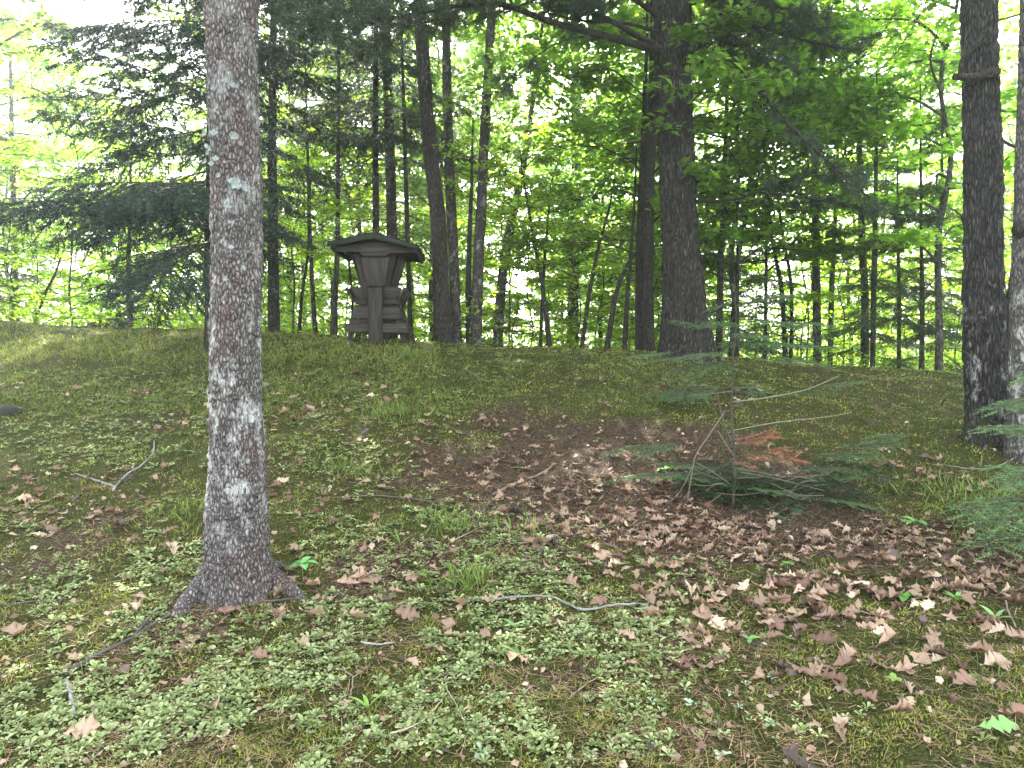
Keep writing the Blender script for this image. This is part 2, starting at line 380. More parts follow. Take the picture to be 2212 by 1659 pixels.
o = obj('grass', mesh('grass', *join(gr), M_COVER)); tag(o, 'thin grass on the knoll', 'grass', kind='stuff')
# pine needle litter
x, y = polar(75000, 2.3, 12.5); k = rng.random(len(x)) < (1.15 - mossmap(x, y)); x, y = x[k], y[k]; n = len(x)
a = rng.random(n) * 6.283; d = np.stack([np.cos(a), np.sin(a), rng.normal(size=n) * .12 + .04], -1)
tv = np.array([[-.5, -.5, 0], [.5, -.5, 0], [.5, .5, 0], [-.5, .5, .0]]); ln_ = .04 + .07 * rng.random(n)
g = scatter(tv, [np.array([[0, 1, 2, 3]])], np.stack([x, y, H(x, y) + .006 + .008 * rng.random(n)], -1), frames(d, np.tile([0, 0, 1.], (n, 1))),
            np.stack([ln_, .0012 + .0003 * np.hypot(x, y), ln_], -1), cmix(n, (.10, .055, .03), (.36, .24, .15), .2))
na = 900; aa = rng.random(na) * 6.283; ra = .17 + abs(rng.normal(size=na)) * .09; fx_, fy_ = -1.606 + ra * np.cos(aa), 4.35 + ra * np.sin(aa)
a = rng.random(na) * 6.283; d = np.stack([np.cos(a), np.sin(a), rng.normal(size=na) * .25 + .05], -1)
g2 = scatter(tv, [np.array([[0, 1, 2, 3]])], np.stack([fx_, fy_, H(fx_, fy_) + .01 + .02 * rng.random(na)], -1), frames(d, np.tile([0, 0, 1.], (na, 1))), np.stack([np.full(na, .06), np.full(na, .003), np.full(na, .06)], -1), cmix(na, (.08, .05, .03), (.34, .24, .16), .2))
g = join([g, g2])
o = obj('pine_needle_litter', mesh('pine_needle_litter', *g, M_DRY)); tag(o, 'fallen brown pine needles', 'pine needles', kind='stuff')

# pussytoes rosettes
def leaf_spat(w_=.22):
    t_ = np.array([0, .35, .62, .85, 1.0]); hw = np.array([.04, .09, w_ * .8, w_, .08])
    V = []; 
    for a_, b_ in zip(t_, hw): V += [[a_, -b_, .10 * a_ + .35 * b_], [a_, 0, .10 * a_], [a_, b_, .10 * a_ + .35 * b_]]
    V = np.array(V); V[:, 2] += .35 * V[:, 0] - .45 * V[:, 0] ** 2
    f = []
    for i in range(4):
        for j in range(2): q = i * 3 + j; f.append([q, q + 1, q + 4, q + 3])
    return V, [np.array(f)]
LS = leaf_spat()
def rosette_parts(pos, rad, n_leaf=7, colA=(.16, .21, .07), colB=(.36, .41, .20), lift=.35, extra=1.0):
    n = len(pos); tot = n * n_leaf
    base = np.repeat(pos, n_leaf, 0); rr = np.repeat(rad, n_leaf)
    az = np.tile(np.arange(n_leaf) / n_leaf * 6.283 * 1.0, n) + np.repeat(rng.random(n) * 6.283, n_leaf) + rng.normal(size=tot) * .25
    el = lift + rng.normal(size=tot) * .28
    d = np.stack([np.cos(az) * np.cos(el), np.sin(az) * np.cos(el), np.sin(el)], -1)
    nn = np.tile([0, 0, 1.], (tot, 1)) + rng.normal(size=(tot, 3)) * .2
    c = np.repeat(cmix(n, colA, colB, .08), n_leaf, 0) * (1 + .15 * rng.normal(size=(tot, 1)))
    s_ = rr * (.65 + .5 * rng.random(tot))
    return scatter(LS[0], LS[1], base, frames(d, nn), s_, np.clip(c, .01, .8), np.repeat(np.array([.6, .85, 1, 1.05, 1.1]), 3))
ros = []
for (cx, cy_, rx, ry, n) in [(250, 1560, 330, 110, 620), (620, 1560, 280, 110, 520), (950, 1420, 260, 110, 480), (330, 1400, 200, 80, 150), (120, 1290, 160, 70, 150),
                            (950, 1220, 220, 80, 300), (900, 1110, 130, 45, 150), (1060, 1180, 160, 60, 150), (1150, 1330, 170, 80, 170), (1300, 1420, 150, 80, 130), (180, 980, 190, 60, 190),
                            (330, 870, 190, 50, 330), (250, 940, 220, 50, 260), (700, 830, 150, 30, 110), (960, 850, 160, 40, 90), (180, 820, 180, 30, 130), (60, 1130, 140, 60, 120), (450, 1200, 160, 70, 110), (720, 1130, 90, 60, 70), (1180, 1230, 120, 40, 90), (640, 1440, 200, 60, 130), (800, 1330, 160, 60, 130), (760, 870, 110, 35, 110), (700, 1000, 100, 40, 80), (1130, 1560, 200, 80, 110), (820, 1080, 90, 60, 70), (120, 880, 130, 40, 80),
                            (1500, 1400, 250, 100, 60), (1450, 1250, 200, 60, 60), (650, 930, 80, 40, 60), (390, 1130, 70, 60, 45), (1900, 1560, 260, 90, 22), (1130, 950, 160, 50, 20), (420, 900, 400, 90, 260), (760, 960, 200, 80, 120), (1000, 1330, 400, 140, 200), (400, 1250, 400, 90, 160), (1350, 1530, 200, 90, 70), (850, 1000, 250, 90, 90), (1380, 1340, 90, 40, 40), (1250, 1610, 180, 50, 50), (330, 1250, 100, 50, 60)]:
    c0 = at1(cx, cy_)
    px = rng.normal(size=n) * rx * .62 + cx; py = rng.normal(size=n) * ry * .62 + cy_
    k = (py > 800) & (py < 1800)
    p, ok = at(px[k], py[k]); p = p[ok]
    # gather into clumps
    q = p[rng.integers(0, len(p), len(p))]; t_ = rng.random((len(p), 1)) ** .5 * .55
    p = p * (1 - t_ * 0) ; kk = vnoise(p[:, 0] * 3.1, p[:, 1] * 3.1, 21) * .6 + vnoise(p[:, 0] * 8, p[:, 1] * 8, 22) * .6 > .50
    ros.append(p[kk])
ros = np.concatenate(ros); ros[:, 2] = H(ros[:, 0], ros[:, 1]) + .004
far = np.hypot(ros[:, 0], ros[:, 1])
rad = .022 + .026 * rng.random(len(ros)) ** 1.3
gA = rosette_parts(ros, rad)
# a second, satellite rosette beside each near one, as mats grow
sat = ros[far < 5.5]; sat = sat + np.stack([rng.normal(size=len(sat)) * .03, rng.normal(size=len(sat)) * .03, 0 * sat[:, 0]], -1); sat[:, 2] = H(sat[:, 0], sat[:, 1]) + .008
gB = rosette_parts(sat, .012 + .014 * rng.random(len(sat)), 6)
o = obj('pussytoes_mat', mesh('pussytoes_mat', *join([gA, gB]), M_COVER, True)); tag(o, 'pale green pussytoes rosettes spreading over the moss', 'ground cover', kind='stuff')

# ------------------------------------------------------------------ oak leaves
def oak_leaf(seed):
    rg = np.random.default_rng(seed)
    hx = np.array([-.18, 0, .08, .15, .20, .27, .34, .42, .49, .56, .65, .73, .80, .90, 1.0])
    hy = np.array([.006, .012, .07, .21, .23, .11, .29, .36, .16, .36, .38, .17, .25, .15, .0])
    V = []; curl = rg.uniform(-.8, 1.1); fold = rg.uniform(-.2, .9); tw = rg.uniform(-.9, .9)
    for i in range(len(hx)):
        j = 1 + .22 * rg.normal() if hy[i] > .15 else 1
        for s_ in (-1, 0, 1):
            yy = s_ * hy[i] * np.clip(j if s_ < 0 else 1 + .25 * rg.normal(), .6, 1.25); xx = hx[i] + (.07 if hy[i] > .15 and s_ else 0)
            z_ = fold * abs(yy) + curl * (xx - .5) ** 2 + tw * yy * (xx - .5) + .05 * rg.normal() * (s_ != 0)
            V.append([xx - .5, yy, z_])
    V = np.array(V); V[:, 2] -= np.sort(V[:, 2])[4]; f = []
    for i in range(len(hx) - 1):
        for j in range(2): q = i * 3 + j; f.append([q, q + 1, q + 4, q + 3])
    return V, [np.array(f)]
OAK = [oak_leaf(s) for s in range(8)]
def maple_leaf(seed):
    rg = np.random.default_rng(seed + 50); ang = np.linspace(0, 2 * np.pi, 20, endpoint=False)
    rr = np.where(np.arange(20) % 4 == 0, 1., np.where(np.arange(20) % 4 == 2, .5, .62)) * (.45 + .08 * rg.normal(size=20)); rr[10] = .1
    V = np.stack([rr * np.cos(ang), rr * np.sin(ang), .25 * rr ** 2 * rg.uniform(-1, 1) + .05 * rg.normal(size=20)], -1)
    V = np.concatenate([V, [[0, 0, 0]]]); f = np.array([[i, (i + 1) % 20, 20] for i in range(20)]); return V, [f]
OAK += [oak_leaf(s + 8) for s in range(2)] + [maple_leaf(0)]
LEAFC = [((.23, .155, .105), (.40, .275, .20)), ((.13, .075, .055), (.25, .15, .11)), ((.40, .30, .21), (.52, .42, .31)), ((.06, .045, .04), (.13, .09, .075))]
# bands where they lie thick: cx, cy, rx, ry, number
leaf_px = []
for (cx, cy_, rx, ry, n) in [(1450, 1150, 430, 40, 210), (1700, 1180, 330, 40, 150), (1250, 1060, 280, 35, 110), (1250, 1120, 300, 60, 100), (1400, 1000, 260, 40, 60), (1800, 1290, 300, 80, 75), (1950, 1200, 260, 60, 70),
                            (1350, 1230, 300, 50, 80), (1100, 1000, 250, 40, 60), (120, 1100, 220, 90, 90), (560, 1080, 500, 120, 130), (850, 1250, 200, 60, 45), (1900, 1450, 300, 120, 60), (1650, 1330, 250, 80, 24),
                            (2100, 1250, 160, 90, 90), (1000, 930, 400, 50, 50), (700, 900, 500, 60, 110), (2000, 1040, 200, 60, 60), (1500, 1330, 500, 120, 60), (500, 1350, 500, 160, 40), (600, 820, 600, 50, 60), (1500, 850, 400, 40, 40)]:
    leaf_px.append(np.stack([rng.normal(size=n) * rx * .55 + cx, rng.normal(size=n) * ry * .6 + cy_], -1))
leaf_px = np.concatenate(leaf_px); leaf_px = leaf_px[(leaf_px[:, 1] > 775) & (leaf_px[:, 1] < 1700)]
lp, ok = at(leaf_px[:, 0], leaf_px[:, 1]); lp, leaf_px = lp[ok], leaf_px[ok]
k = ~((abs(lp[:, 0] + 1.62) < .22) & (abs(lp[:, 1] - 4.35) < .2)); lp, leaf_px = lp[k], leaf_px[k]
size = (.045 + .065 * rng.random(len(lp))); size = np.where((leaf_px[:, 1] > 1260), size * 1.45, size * 1.12); order = np.argsort(-(size / lp[:, 1]))
def leaf_frame(n, tilt):
    a_ = rng.random(n) * 6.283; d_ = np.stack([np.cos(a_), np.sin(a_), rng.normal(size=n) * tilt], -1)
    nn_ = np.tile([0, -.16, 1.], (n, 1)) + rng.normal(size=(n, 3)) * tilt; return frames(d_, nn_)
def leafcol(n):
    w_ = rng.choice(4, n, p=[.50, .22, .16, .12]); c_ = np.zeros((n, 3))
    for i, (a_, b_) in enumerate(LEAFC): k_ = w_ == i; c_[k_] = cmix(k_.sum(), a_, b_, .1)
    return c_
VEIN = {33 + 6: 1}
def leafmesh(i, col, nm='fallen_leaf'):
    V, Fc = OAK[i]; C = np.tile(col, (len(V), 1)).astype(float)
    if len(V) == 45: C[1::3] *= 1.18
    C *= (1 + .08 * np.random.default_rng(i).normal(size=(len(V), 1)))
    return mesh(nm, V, Fc, np.clip(C, 0, 1), M_DRY)
LM = [[leafmesh(i, (np.array(a_) + np.array(b_)) / 2) for i in range(len(OAK))] for a_, b_ in LEAFC]
def put_leaf(me, p, fr, s_, lift=.012, wide=1.0):
    o_ = bpy.data.objects.new('fallen_leaf', me); COL.objects.link(o_)
    M = Matrix([list(fr[0]) + [0], list(fr[1]) + [0], list(fr[2]) + [0], [0, 0, 0, 1]]).transposed()
    o_.matrix_world = Matrix.Translation((p[0], p[1], p[2] + lift)) @ M @ Matrix.Diagonal((s_, s_ * wide, s_, 1)); return o_
NEAR = 285
def region(px, py):
    if py < 960:
        return 'high on the slope left of the lichened trunk' if px < 500 else 'on the slope below the feeder' if px < 950 else 'in the brown needle litter above centre' if px < 1420 else 'on the mossy slope below the pine'
    if py < 1180:
        return 'on moss near the crooked lichened stick' if px < 440 else 'just right of the lichened trunk' if px < 800 else 'beside the brown stick in the middle' if px < 1180 else 'at the left end of the leaf drift' if px < 1420 else 'in the drift right below the cut boughs' if px < 1720 else 'at the right end of the leaf drift'
    if py < 1330:
        return 'left of the spreading roots' if px < 440 else 'right of the spreading roots' if px < 850 else 'among rosettes above the pale stick' if px < 1250 else 'on the lower fringe of the drift' if px < 1620 else 'on moss below the right end of the drift' if px < 1900 else 'near the right edge below the young fir'
    return 'among the rosettes at lower left' if px < 700 else 'among the rosettes at bottom centre' if px < 1250 else 'on open moss right of bottom centre' if px < 1600 else 'on open moss at lower right' if px < 1900 else 'in the lower right corner'
SHADE = ['tan', 'reddish brown', 'pale cream', 'blackish brown']
fr = leaf_frame(len(lp), .28)
for q in order[:NEAR]:
    ci = rng.choice(4, p=[.5, .28, .12, .10]); li = rng.integers(len(OAK)); wd_ = rng.uniform(.42, .95); where = region(*leaf_px[q])
    o = put_leaf(LM[ci][li], lp[q], fr[q], size[q], wide=wd_)
    sz = 'large' if size[q] > .105 else 'small' if size[q] < .08 else 'middling'
    tag(o, '%s %s %sfallen leaf %s' % (sz, SHADE[ci], 'narrow folded ' if wd_ < .65 else 'broad ' if wd_ > .85 else '', where), 'leaf', '%s %s fallen leaves %s' % (sz, SHADE[ci], where))
rest = order[NEAR:]; which = rng.integers(0, len(OAK), len(rest)); parts = []
lc = leafcol(len(rest))
for i in range(len(OAK)):
    k = which == i; q = rest[k]
    parts.append(scatter(OAK[i][0], OAK[i][1], lp[q] + np.array([0, 0, .01]) + np.stack([0 * size[q], 0 * size[q], .02 * rng.random(len(q))], -1), fr[q], np.stack([size[q], size[q] * rng.uniform(.35, .9, len(q)), size[q] * rng.uniform(.5, 1.6, len(q))], -1), lc[k]))
# broken bits of leaf everywhere
x, y = polar(9000, 2.4, 12); k = rng.random(len(x)) < (1.25 - mossmap(x, y)); x, y = x[k], y[k]; n = len(x)
tb = np.array([[-.5, -.3, .03], [.4, -.4, 0], [.5, .2, .06], [0, .5, 0], [-.4, .3, .05]])
parts.append(scatter(tb, [np.array([[0, 1, 2, 3, 4]])], np.stack([x, y, H(x, y) + .01], -1), leaf_frame(n, .4), .008 + .034 * rng.random(n) ** 2, leafcol(n)))
o = obj('leaf_litter', mesh('leaf_litter', *join(parts), M_DRY)); tag(o, 'smaller brown leaf litter on the knoll', 'leaf litter', kind='stuff')
# the leaves one can point to
for (px, py, L, ci, li, az, lab) in [
    (178, 1590, .150, 0, 2, .2, 'large pale pink-tan oak leaf at the bottom left corner'),
    (37, 1375, .140, 0, 4, 2.3, 'tan oak leaf hanging over rosettes at the left edge'),
    (565, 1437, .105, 1, 1, 3.0, 'reddish brown oak leaf below the lichened trunk'),
    (1352, 1392, .110, 0, 3, 2.6, 'pale tan oak leaf alone on moss below centre'),
    (1820, 1460, .115, 1, 8, .4, 'broad flat brown leaf on moss at lower right'),
    (1985, 1442, .125, 0, 0, .7, 'tan oak leaf overlapping others at lower right'),
    (2195, 1385, .150, 0, 5, 3.3, 'light tan oak leaf cut by the right edge'),
    (2150, 1448, .130, 2, 1, .2, 'cream oak leaf with pale lobes near the right edge'),
    (2080, 1497, .120, 1, 2, .3, 'brown curled oak leaf below the cream leaf'),
    (800, 1262, .16, 0, 6, .5, 'long pinkish oak leaf right of the trunk roots'),
    (262, 1461, .09, 1, 9, 1.2, 'plain brown rounded leaf below the long dark stick'),
    (405, 1485, .08, 0, 10, .3, 'small pinkish leaf among rosettes below the trunk'),
    (1105, 1440, .09, 0, 7, 1.4, 'upright folded tan leaf beside strap-leaved plant'),
    (1520, 1345, .14, 0, 4, 2.0, 'tan oak leaf standing above moss below the drift'),
    (610, 1045, .13, 2, 0, 1.0, 'curled cream oak leaf just right of the trunk'),
    (50, 1090, .13, 0, 3, .3, 'pinkish oak leaf near the left edge above the sticks'),
    (1640, 1310, .14, 0, 5, .2, 'long tan oak leaf in front of the leaf drift'),
    (1780, 1335, .12, 1, 1, .9, 'dark red-brown oak leaf leaning on its neighbour'),
    (800, 862, .12, 2, 2, .4, 'sunlit pale leaf on the slope below the feeder'),
    (490, 1340, .10, 1, 6, .1, 'brown leaf at the foot of the trunk roots'),
    (1310, 1215, .13, 0, 1, .8, 'spread pinkish oak leaf at the left end of drift'),
    (1080, 1085, .12, 0, 8, .8, 'broad pink-tan leaf beside the brown stick')]:
    p = at1(px, py); d_ = np.array([[math.cos(az), math.sin(az), .1]]); fr1 = frames(d_, np.array([[.1, -.35, 1.]]))[0]
    tag(put_leaf(LM[ci][li], p, fr1, L, .02), lab, 'leaf', 'fallen leaves that stand out')
V, Fc = OAK[2]; p = at1(2155, 1600)
o = put_leaf(mesh('green_fallen_leaf', V * np.array([1, .7, .5]), Fc, np.tile([.22, .38, .13], (len(V), 1)), M_COVER), p, frames(np.array([[1, -.1, .1]]), np.array([[.1, -.4, 1.]]))[0], .15, .025)
o.name = 'green_fallen_leaf'; tag(o, 'fresh green lobed leaf lying at the bottom right', 'leaf')

# ------------------------------------------------------------------ single rosettes and broad-leaved plants
for (px, py, r_, nl, lab) in [(1410, 1525, .034, 5, 'pale five-leaved rosette alone on the moss'), (1492, 1530, .042, 8, 'largest grey-green rosette alone on the moss'),
                            (1580, 1508, .028, 5, 'small pale rosette, upper of the group of three'), (1612, 1502, .028, 5, 'small pale rosette right beside its twin'),
                            (1597, 1532, .028, 5, 'small pale rosette, lowest of the group of three'), (1672, 1420 + 50, .034, 9, 'leafy rosette on moss below the broad brown leaf'),
                            (1668, 1585, .034, 7, 'pale rosette on a stalk near the bottom edge'), (1560, 1645, .04, 8, 'rosette cut by the bottom edge on the right'),
                            (1040, 1640, .04, 8, 'rosette cut by the bottom edge near the centre'), (155, 1275, .035, 7, 'whitish rosette on moss left of the trunk')]:
    p = at1(px, py); g = rosette_parts(np.array([[0, 0, .006]]), np.array([r_]), nl, (.30, .40, .27), (.34, .45, .30), .3)
    o = obj('rosette_plant', mesh('rosette_plant', *g, M_COVER, True), loc=p); tag(o, lab, 'plant', 'single rosettes on the moss')
def strap_leaf(w_=.12):
    V = []; t_ = np.linspace(0, 1, 7); hw = w_ * np.sin(np.clip(t_ * .93 + .07, 0, 1) * np.pi) ** .7
    for a_, b_ in zip(t_, hw): V += [[a_, -b_, .45 * b_ - .3 * a_ ** 2], [a_, 0, -.3 * a_ ** 2], [a_, b_, .45 * b_ - .3 * a_ ** 2]]
    f = [[i * 3 + j, i * 3 + j + 1, i * 3 + j + 4, i * 3 + j + 3] for i in range(6) for j in range(2)]
    return np.array(V), [np.array(f)]
for (px, py, L, nl, wd, el, colr, stem, lab) in [
    (795, 1535, .12, 4, .10, .85, (.22, .36, .08), 0, 'bright green strap-leaved plant near the bottom, left of centre'),
    (1120, 1428, .10, 4, .13, .5, (.20, .33, .10), 0, 'strap-leaved plant right of the folded tan leaf'),
    (1110, 1365, .09, 3, .13, .6, (.16, .30, .10), 0, 'two-leaved green plant below the pale stick'),
    (2065, 1312, .10, 5, .12, .7, (.20, .34, .11), 0, 'strap-leaved plant on moss near the right edge'),
    (2150, 1350, .10, 4, .13, .7, (.20, .33, .12), 0, 'strap-leaved plant beside the light tan leaf at right edge'),
    (655, 1250, .085, 5, .26, .25, (.12, .30, .09), .09, 'upright plant with oval leaves beside the trunk roots'),
    (1437, 1030, .10, 2, .34, .2, (.13, .32, .07), .05, 'round bright green leaf at the edge of cut boughs'),
    (1955, 1302, .09, 3, .34, .2, (.12, .28, .06), .02, 'plant with round green leaf near the right edge'),
    (1975, 1145, .09, 4, .26, .3, (.14, .32, .08), .04, 'broad green leaves left of the right-edge fir'),
    (1835, 1005, .10, 4, .24, .3, (.14, .32, .07), .06, 'bright green seedling right of the fir sapling'),
    (1120, 1025, .07, 4, .24, .3, (.15, .28, .08), .03, 'green seedling in the brown needles'),
    (865, 1185, .12, 5, .05, 1.0, (.14, .24, .06), 0, 'grassy tuft above the rosette mat'),
    (1620, 1395, .06, 4, .22, .4, (.16, .33, .10), .02, 'small green seedling between brown leaves at lower right'),
    (400, 985, .08, 5, .3, .3, (.13, .26, .08), .03, 'low broad-leaved clump left of the trunk'),
    (1700, 1235, .06, 4, .22, .4, (.16, .30, .08), .02, 'tiny green seedling in the leaf drift'),
    (1930, 1330 + 150, .05, 6, .25, .4, (.22, .36, .08), .01, 'clover-like plant left of the brown curled leaf')]:
    p = at1(px, py); root = thing('leafy_plant', lab, 'plant', p, rng.random() * 6)
    if stem: obj('stem', mesh('stem', *tube([[0, 0, -.01], [.004, 0, stem * .5], [0, 0, stem]], [.003, .0025, .002], 5, (.2, .3, .1)), M_COVER), root)
    V, Fc = strap_leaf(wd)
    for i in range(nl):
        az = i / nl * 6.283 + rng.normal() * .3; e_ = el + rng.normal() * .15
        g = scatter(V, Fc, np.array([[0, 0, stem + .004]]), frames(np.array([[math.cos(az) * math.cos(e_), math.sin(az) * math.cos(e_), math.sin(e_)]]), np.array([[0, 0, 1.]])), np.array([L * (.8 + .4 * rng.random())]), np.array([colr]) * (1 + .1 * rng.normal()))
        obj('leaf', mesh('leaf', *g, M_COVER, True), root)

# ------------------------------------------------------------------ fallen sticks
def stick(path, w0, w1, col, lab, lift=.012, sub=()):
    p, ok = at([a_ for a_, b_ in path], [b_ for a_, b_ in path]); p = p.copy(); p[:, 2] += lift
    root = p[0].copy(); q = resample(p - root, len(p) * 5); q[:, 2] += rng.normal(size=len(q)) * .002; q[:, 0] += rng.normal(size=len(q)) * .002
    parts_ = [tube(q, np.linspace(w0, w1, len(q)), 7, col, .35, len(q))]
    for s_ in sub:
        ps, ok = at([a_ for a_, b_ in s_], [b_ for a_, b_ in s_]); ps = ps.copy(); ps[:, 2] += lift
        qs = resample(ps - root, len(ps) * 4); parts_.append(tube(qs, np.linspace(w1, w1 * .5, len(qs)), 6, col, .3, 3))
    V, Fc, C = join(parts_); C = C * (1 + .25 * rng.normal(size=(len(C), 1)))
    o_ = obj('fallen_stick', mesh('fallen_stick', V, Fc, np.clip(C, .01, .8), M_STICK), loc=root); tag(o_, lab, 'stick'); return o_
stick([(333, 958), (330, 985), (305, 1012), (280, 1030), (262, 1045), (243, 1062)], .007, .012, (.19, .18, .16), 'grey lichened crooked stick on the moss left of the trunk', sub=[[(250, 1055), (210, 1042), (165, 1030)]])
stick([(650, 1300), (560, 1305), (470, 1320), (370, 1345), (290, 1380), (215, 1420), (180, 1445), (140, 1475)], .005, .011, (.10, .085, .08), 'long dark stick running down left from the trunk roots', sub=[[(290, 1380), (330, 1335), (385, 1300)]])
stick([(143, 1478), (150, 1510), (162, 1550)], .010, .008, (.17, .17, .17), 'short thick grey stick among rosettes at lower left')
stick([(955, 1305), (1040, 1306), (1110, 1302), (1185, 1299), (1230, 1312), (1270, 1325), (1340, 1316), (1400, 1318)], .005, .008, (.20, .20, .18), 'pale lichened stick lying across rosettes at centre')
stick([(745, 1560), (756, 1510), (762, 1480), (735, 1455)], .004, .003, (.22, .17, .13), 'thin forked brown twig beside bright strap-leaved plant', sub=[[(762, 1480), (785, 1462), (800, 1450)]])
stick([(843, 1605), (900, 1580), (935, 1555), (955, 1528)], .004, .002, (.40, .32, .24), 'thin tan twig near the bottom, centre')
stick([(1065, 1075), (1120, 1045), (1170, 1025), (1200, 1010)], .012, .007, (.20, .15, .12), 'brown stick under dead pine sprays in the middle')
stick([(690, 1085), (800, 1078), (900, 1085), (950, 1100)], .008, .006, (.12, .09, .08), 'dark stick half hidden by leaves right of the trunk')
stick([(2170, 1300), (2178, 1330), (2195, 1365)], .006, .004, (.16, .13, .11), 'short brown stick beside the light tan leaf')
stick([(980, 1180), (1075, 1130), (1120, 1165)], .003, .003, (.3, .25, .2), 'thin pale twig in the leaf litter near centre')
stick([(1230, 1515), (1300, 1470), (1330, 1430)], .003, .002, (.2, .15, .12), 'thin dark twig in moss below centre')
stick([(780, 1395), (815, 1402), (850, 1400)], .006, .003, (.36, .36, .34), 'short whitish twig in the rosette mat')
stick([(1700, 795), (1790, 775), (1860, 768), (1960, 775), (2090, 768)], .018, .010, (.09, .075, .065), 'long dead branch lying along the crest at right', lift=.06)
stick([(0, 1322), (60, 1310), (130, 1290), (170, 1270)], .004, .002, (.10, .09, .08), 'thin dark twig at the left edge')
stick([(1010, 1590), (960, 1480), (1000, 1465)], .002, .002, (.3, .25, .2), 'hair-thin twig in the rosettes')
stick([(2212, 985), (2160, 1010), (2110, 1020), (2040, 1010)], .006, .003, (.25, .21, .19), 'bare twig on the slope below right-hand trunk')

# ------------------------------------------------------------------ trunks
def trunk_mesh(pts, rad, sides, rings, mat, seed=0, plate=.03, zf=9, flare=0., fh=.25, lobes=5):
    """pts from base up, local coords; rad per point"""
    q = resample(pts, rings); r_ = resample(np.asarray(rad)[:, None].repeat(3, 1), rings)[:, 0]
    V, Fc, C = tube(q, r_, sides)
    n = rings * sides; VV = V[:n].reshape(rings, sides, 3); cen = q[:, None]
    off = VV - cen; th = np.linspace(0, 1, sides, endpoint=False)[None] * np.ones((rings, 1)); z_ = q[:, 2][:, None] * np.ones((1, sides))
    circ = 2 * np.pi * np.mean(r_)
    def cyc(fu, fv, sd):
        fu = max(3, round(fu)); a_ = vnoise(th * fu, z_ * fv, sd); b_ = vnoise((th - 1) * fu, z_ * fv, sd)
        w_ = np.clip((th - .85) / .15, 0, 1); return a_ * (1 - w_) + b_ * w_
    pl = abs(cyc(circ * 38, zf, seed + 31) - .5) * 2 + .6 * (cyc(circ * 75, zf * 2.4, seed + 32) - .5) + .8 * (cyc(circ * 7, 2.5, seed + 33) - .5)
    f_ = 1 + plate * (pl - .5) * 1.6
    if flare: f_ = f_ + flare * np.exp(-np.clip(z_, 0, 9) / fh) * (.45 + .55 * np.cos(th * 2 * np.pi * lobes + seed) ** 2)
    V[:n] = (cen + off * f_[..., None]).reshape(-1, 3)
    return mesh('trunk', V, Fc, None, mat, True)

def pix_tree(name, lab, cat, path, widths, depth, mat, sides=16, rings=90, top=13.0, group=None, flare=.25, fh=.2, plate=.06, zf=9, dd=0.0, seed=None, sink=.12):
    """path: photo positions from the base up; goes on above the frame up to height top"""
    pts = [P(px, py, depth + dd * i / max(1, len(path) - 1)) for i, (px, py) in enumerate(path)]
    rad = [w_ * .5 / F * depth for w_ in widths]
    b = pts[0].copy(); b[2] = float(H(b[0], b[1], False))
    if pts[0][2] - b[2] > .02 or True: pts[0] = b - np.array([0, 0, sink])
    if top and top > pts[-1][2]:
        d_ = pts[-1] - pts[-2]; d_ /= d_[2]; hgt = top - pts[-1][2]
        for f_ in (.33, .66, 1.0): pts.append(pts[len(path) - 1] + d_ * hgt * f_ * np.array([.7, .7, 1])); rad.append(rad[len(path) - 1] * (1 - .6 * f_))
    root = thing(name, lab, cat, b, 0, group); lp_ = np.array(pts) - b
    obj('trunk', trunk_mesh(lp_, rad, sides, rings, mat, seed if seed is not None else int(path[0][0]) % 17, plate, zf, flare, fh), root)
    return root, np.array(pts), rad

# the lichened tree in front
mp_ = [(512, 1262), (512, 1200), (512, 1100), (514, 1000), (508, 800), (512, 500), (503, 150), (501, 0)]
DM = 4.35
root, pts, rad = pix_tree('lichened_tree', 'near tree with scaly pink-grey lichened bark and spreading roots', 'tree', mp_, [146, 138, 130, 118, 110, 107, 106, 108], DM, M_BARK_MAIN, 150, 900, 9.0, flare=.12, fh=.06, plate=.065, zf=24, seed=3)
MAIN = root; bx, by = pts[0][0], pts[0][1]
# roots
def root_tube(pxs, w0, w1):
    p, ok = at([a_ for a_, b_ in pxs], [b_ for a_, b_ in pxs]); q = resample(p, 26); n_ = len(q)
    t_ = np.linspace(0, 1, n_); q[:, 2] = H(q[:, 0], q[:, 1], False) + np.interp(t_, [0, .3, .7, 1], [.10, .06, .022, -.02])
    V, Fc, C = tube(q - np.array(root.location), np.linspace(w0, w1, n_), 14, (.2, .2, .2), .12, 5)
    return mesh('root', V, Fc, C, M_BARK_MAIN, True)
for pxs, w0, w1 in [([(492, 1262), (455, 1268), (425, 1292), (395, 1325), (380, 1345)], .085, .03), ([(535, 1262), (575, 1268), (610, 1282), (640, 1294), (665, 1300)], .09, .016), ([(515, 1270), (545, 1282), (590, 1298)], .06, .016), ([(540, 1240), (590, 1240), (630, 1235)], .05, .012), ([(480, 1240), (450, 1235), (420, 1238)], .05, .012)]:
    obj('root', root_tube(pxs, w0, w1), root)
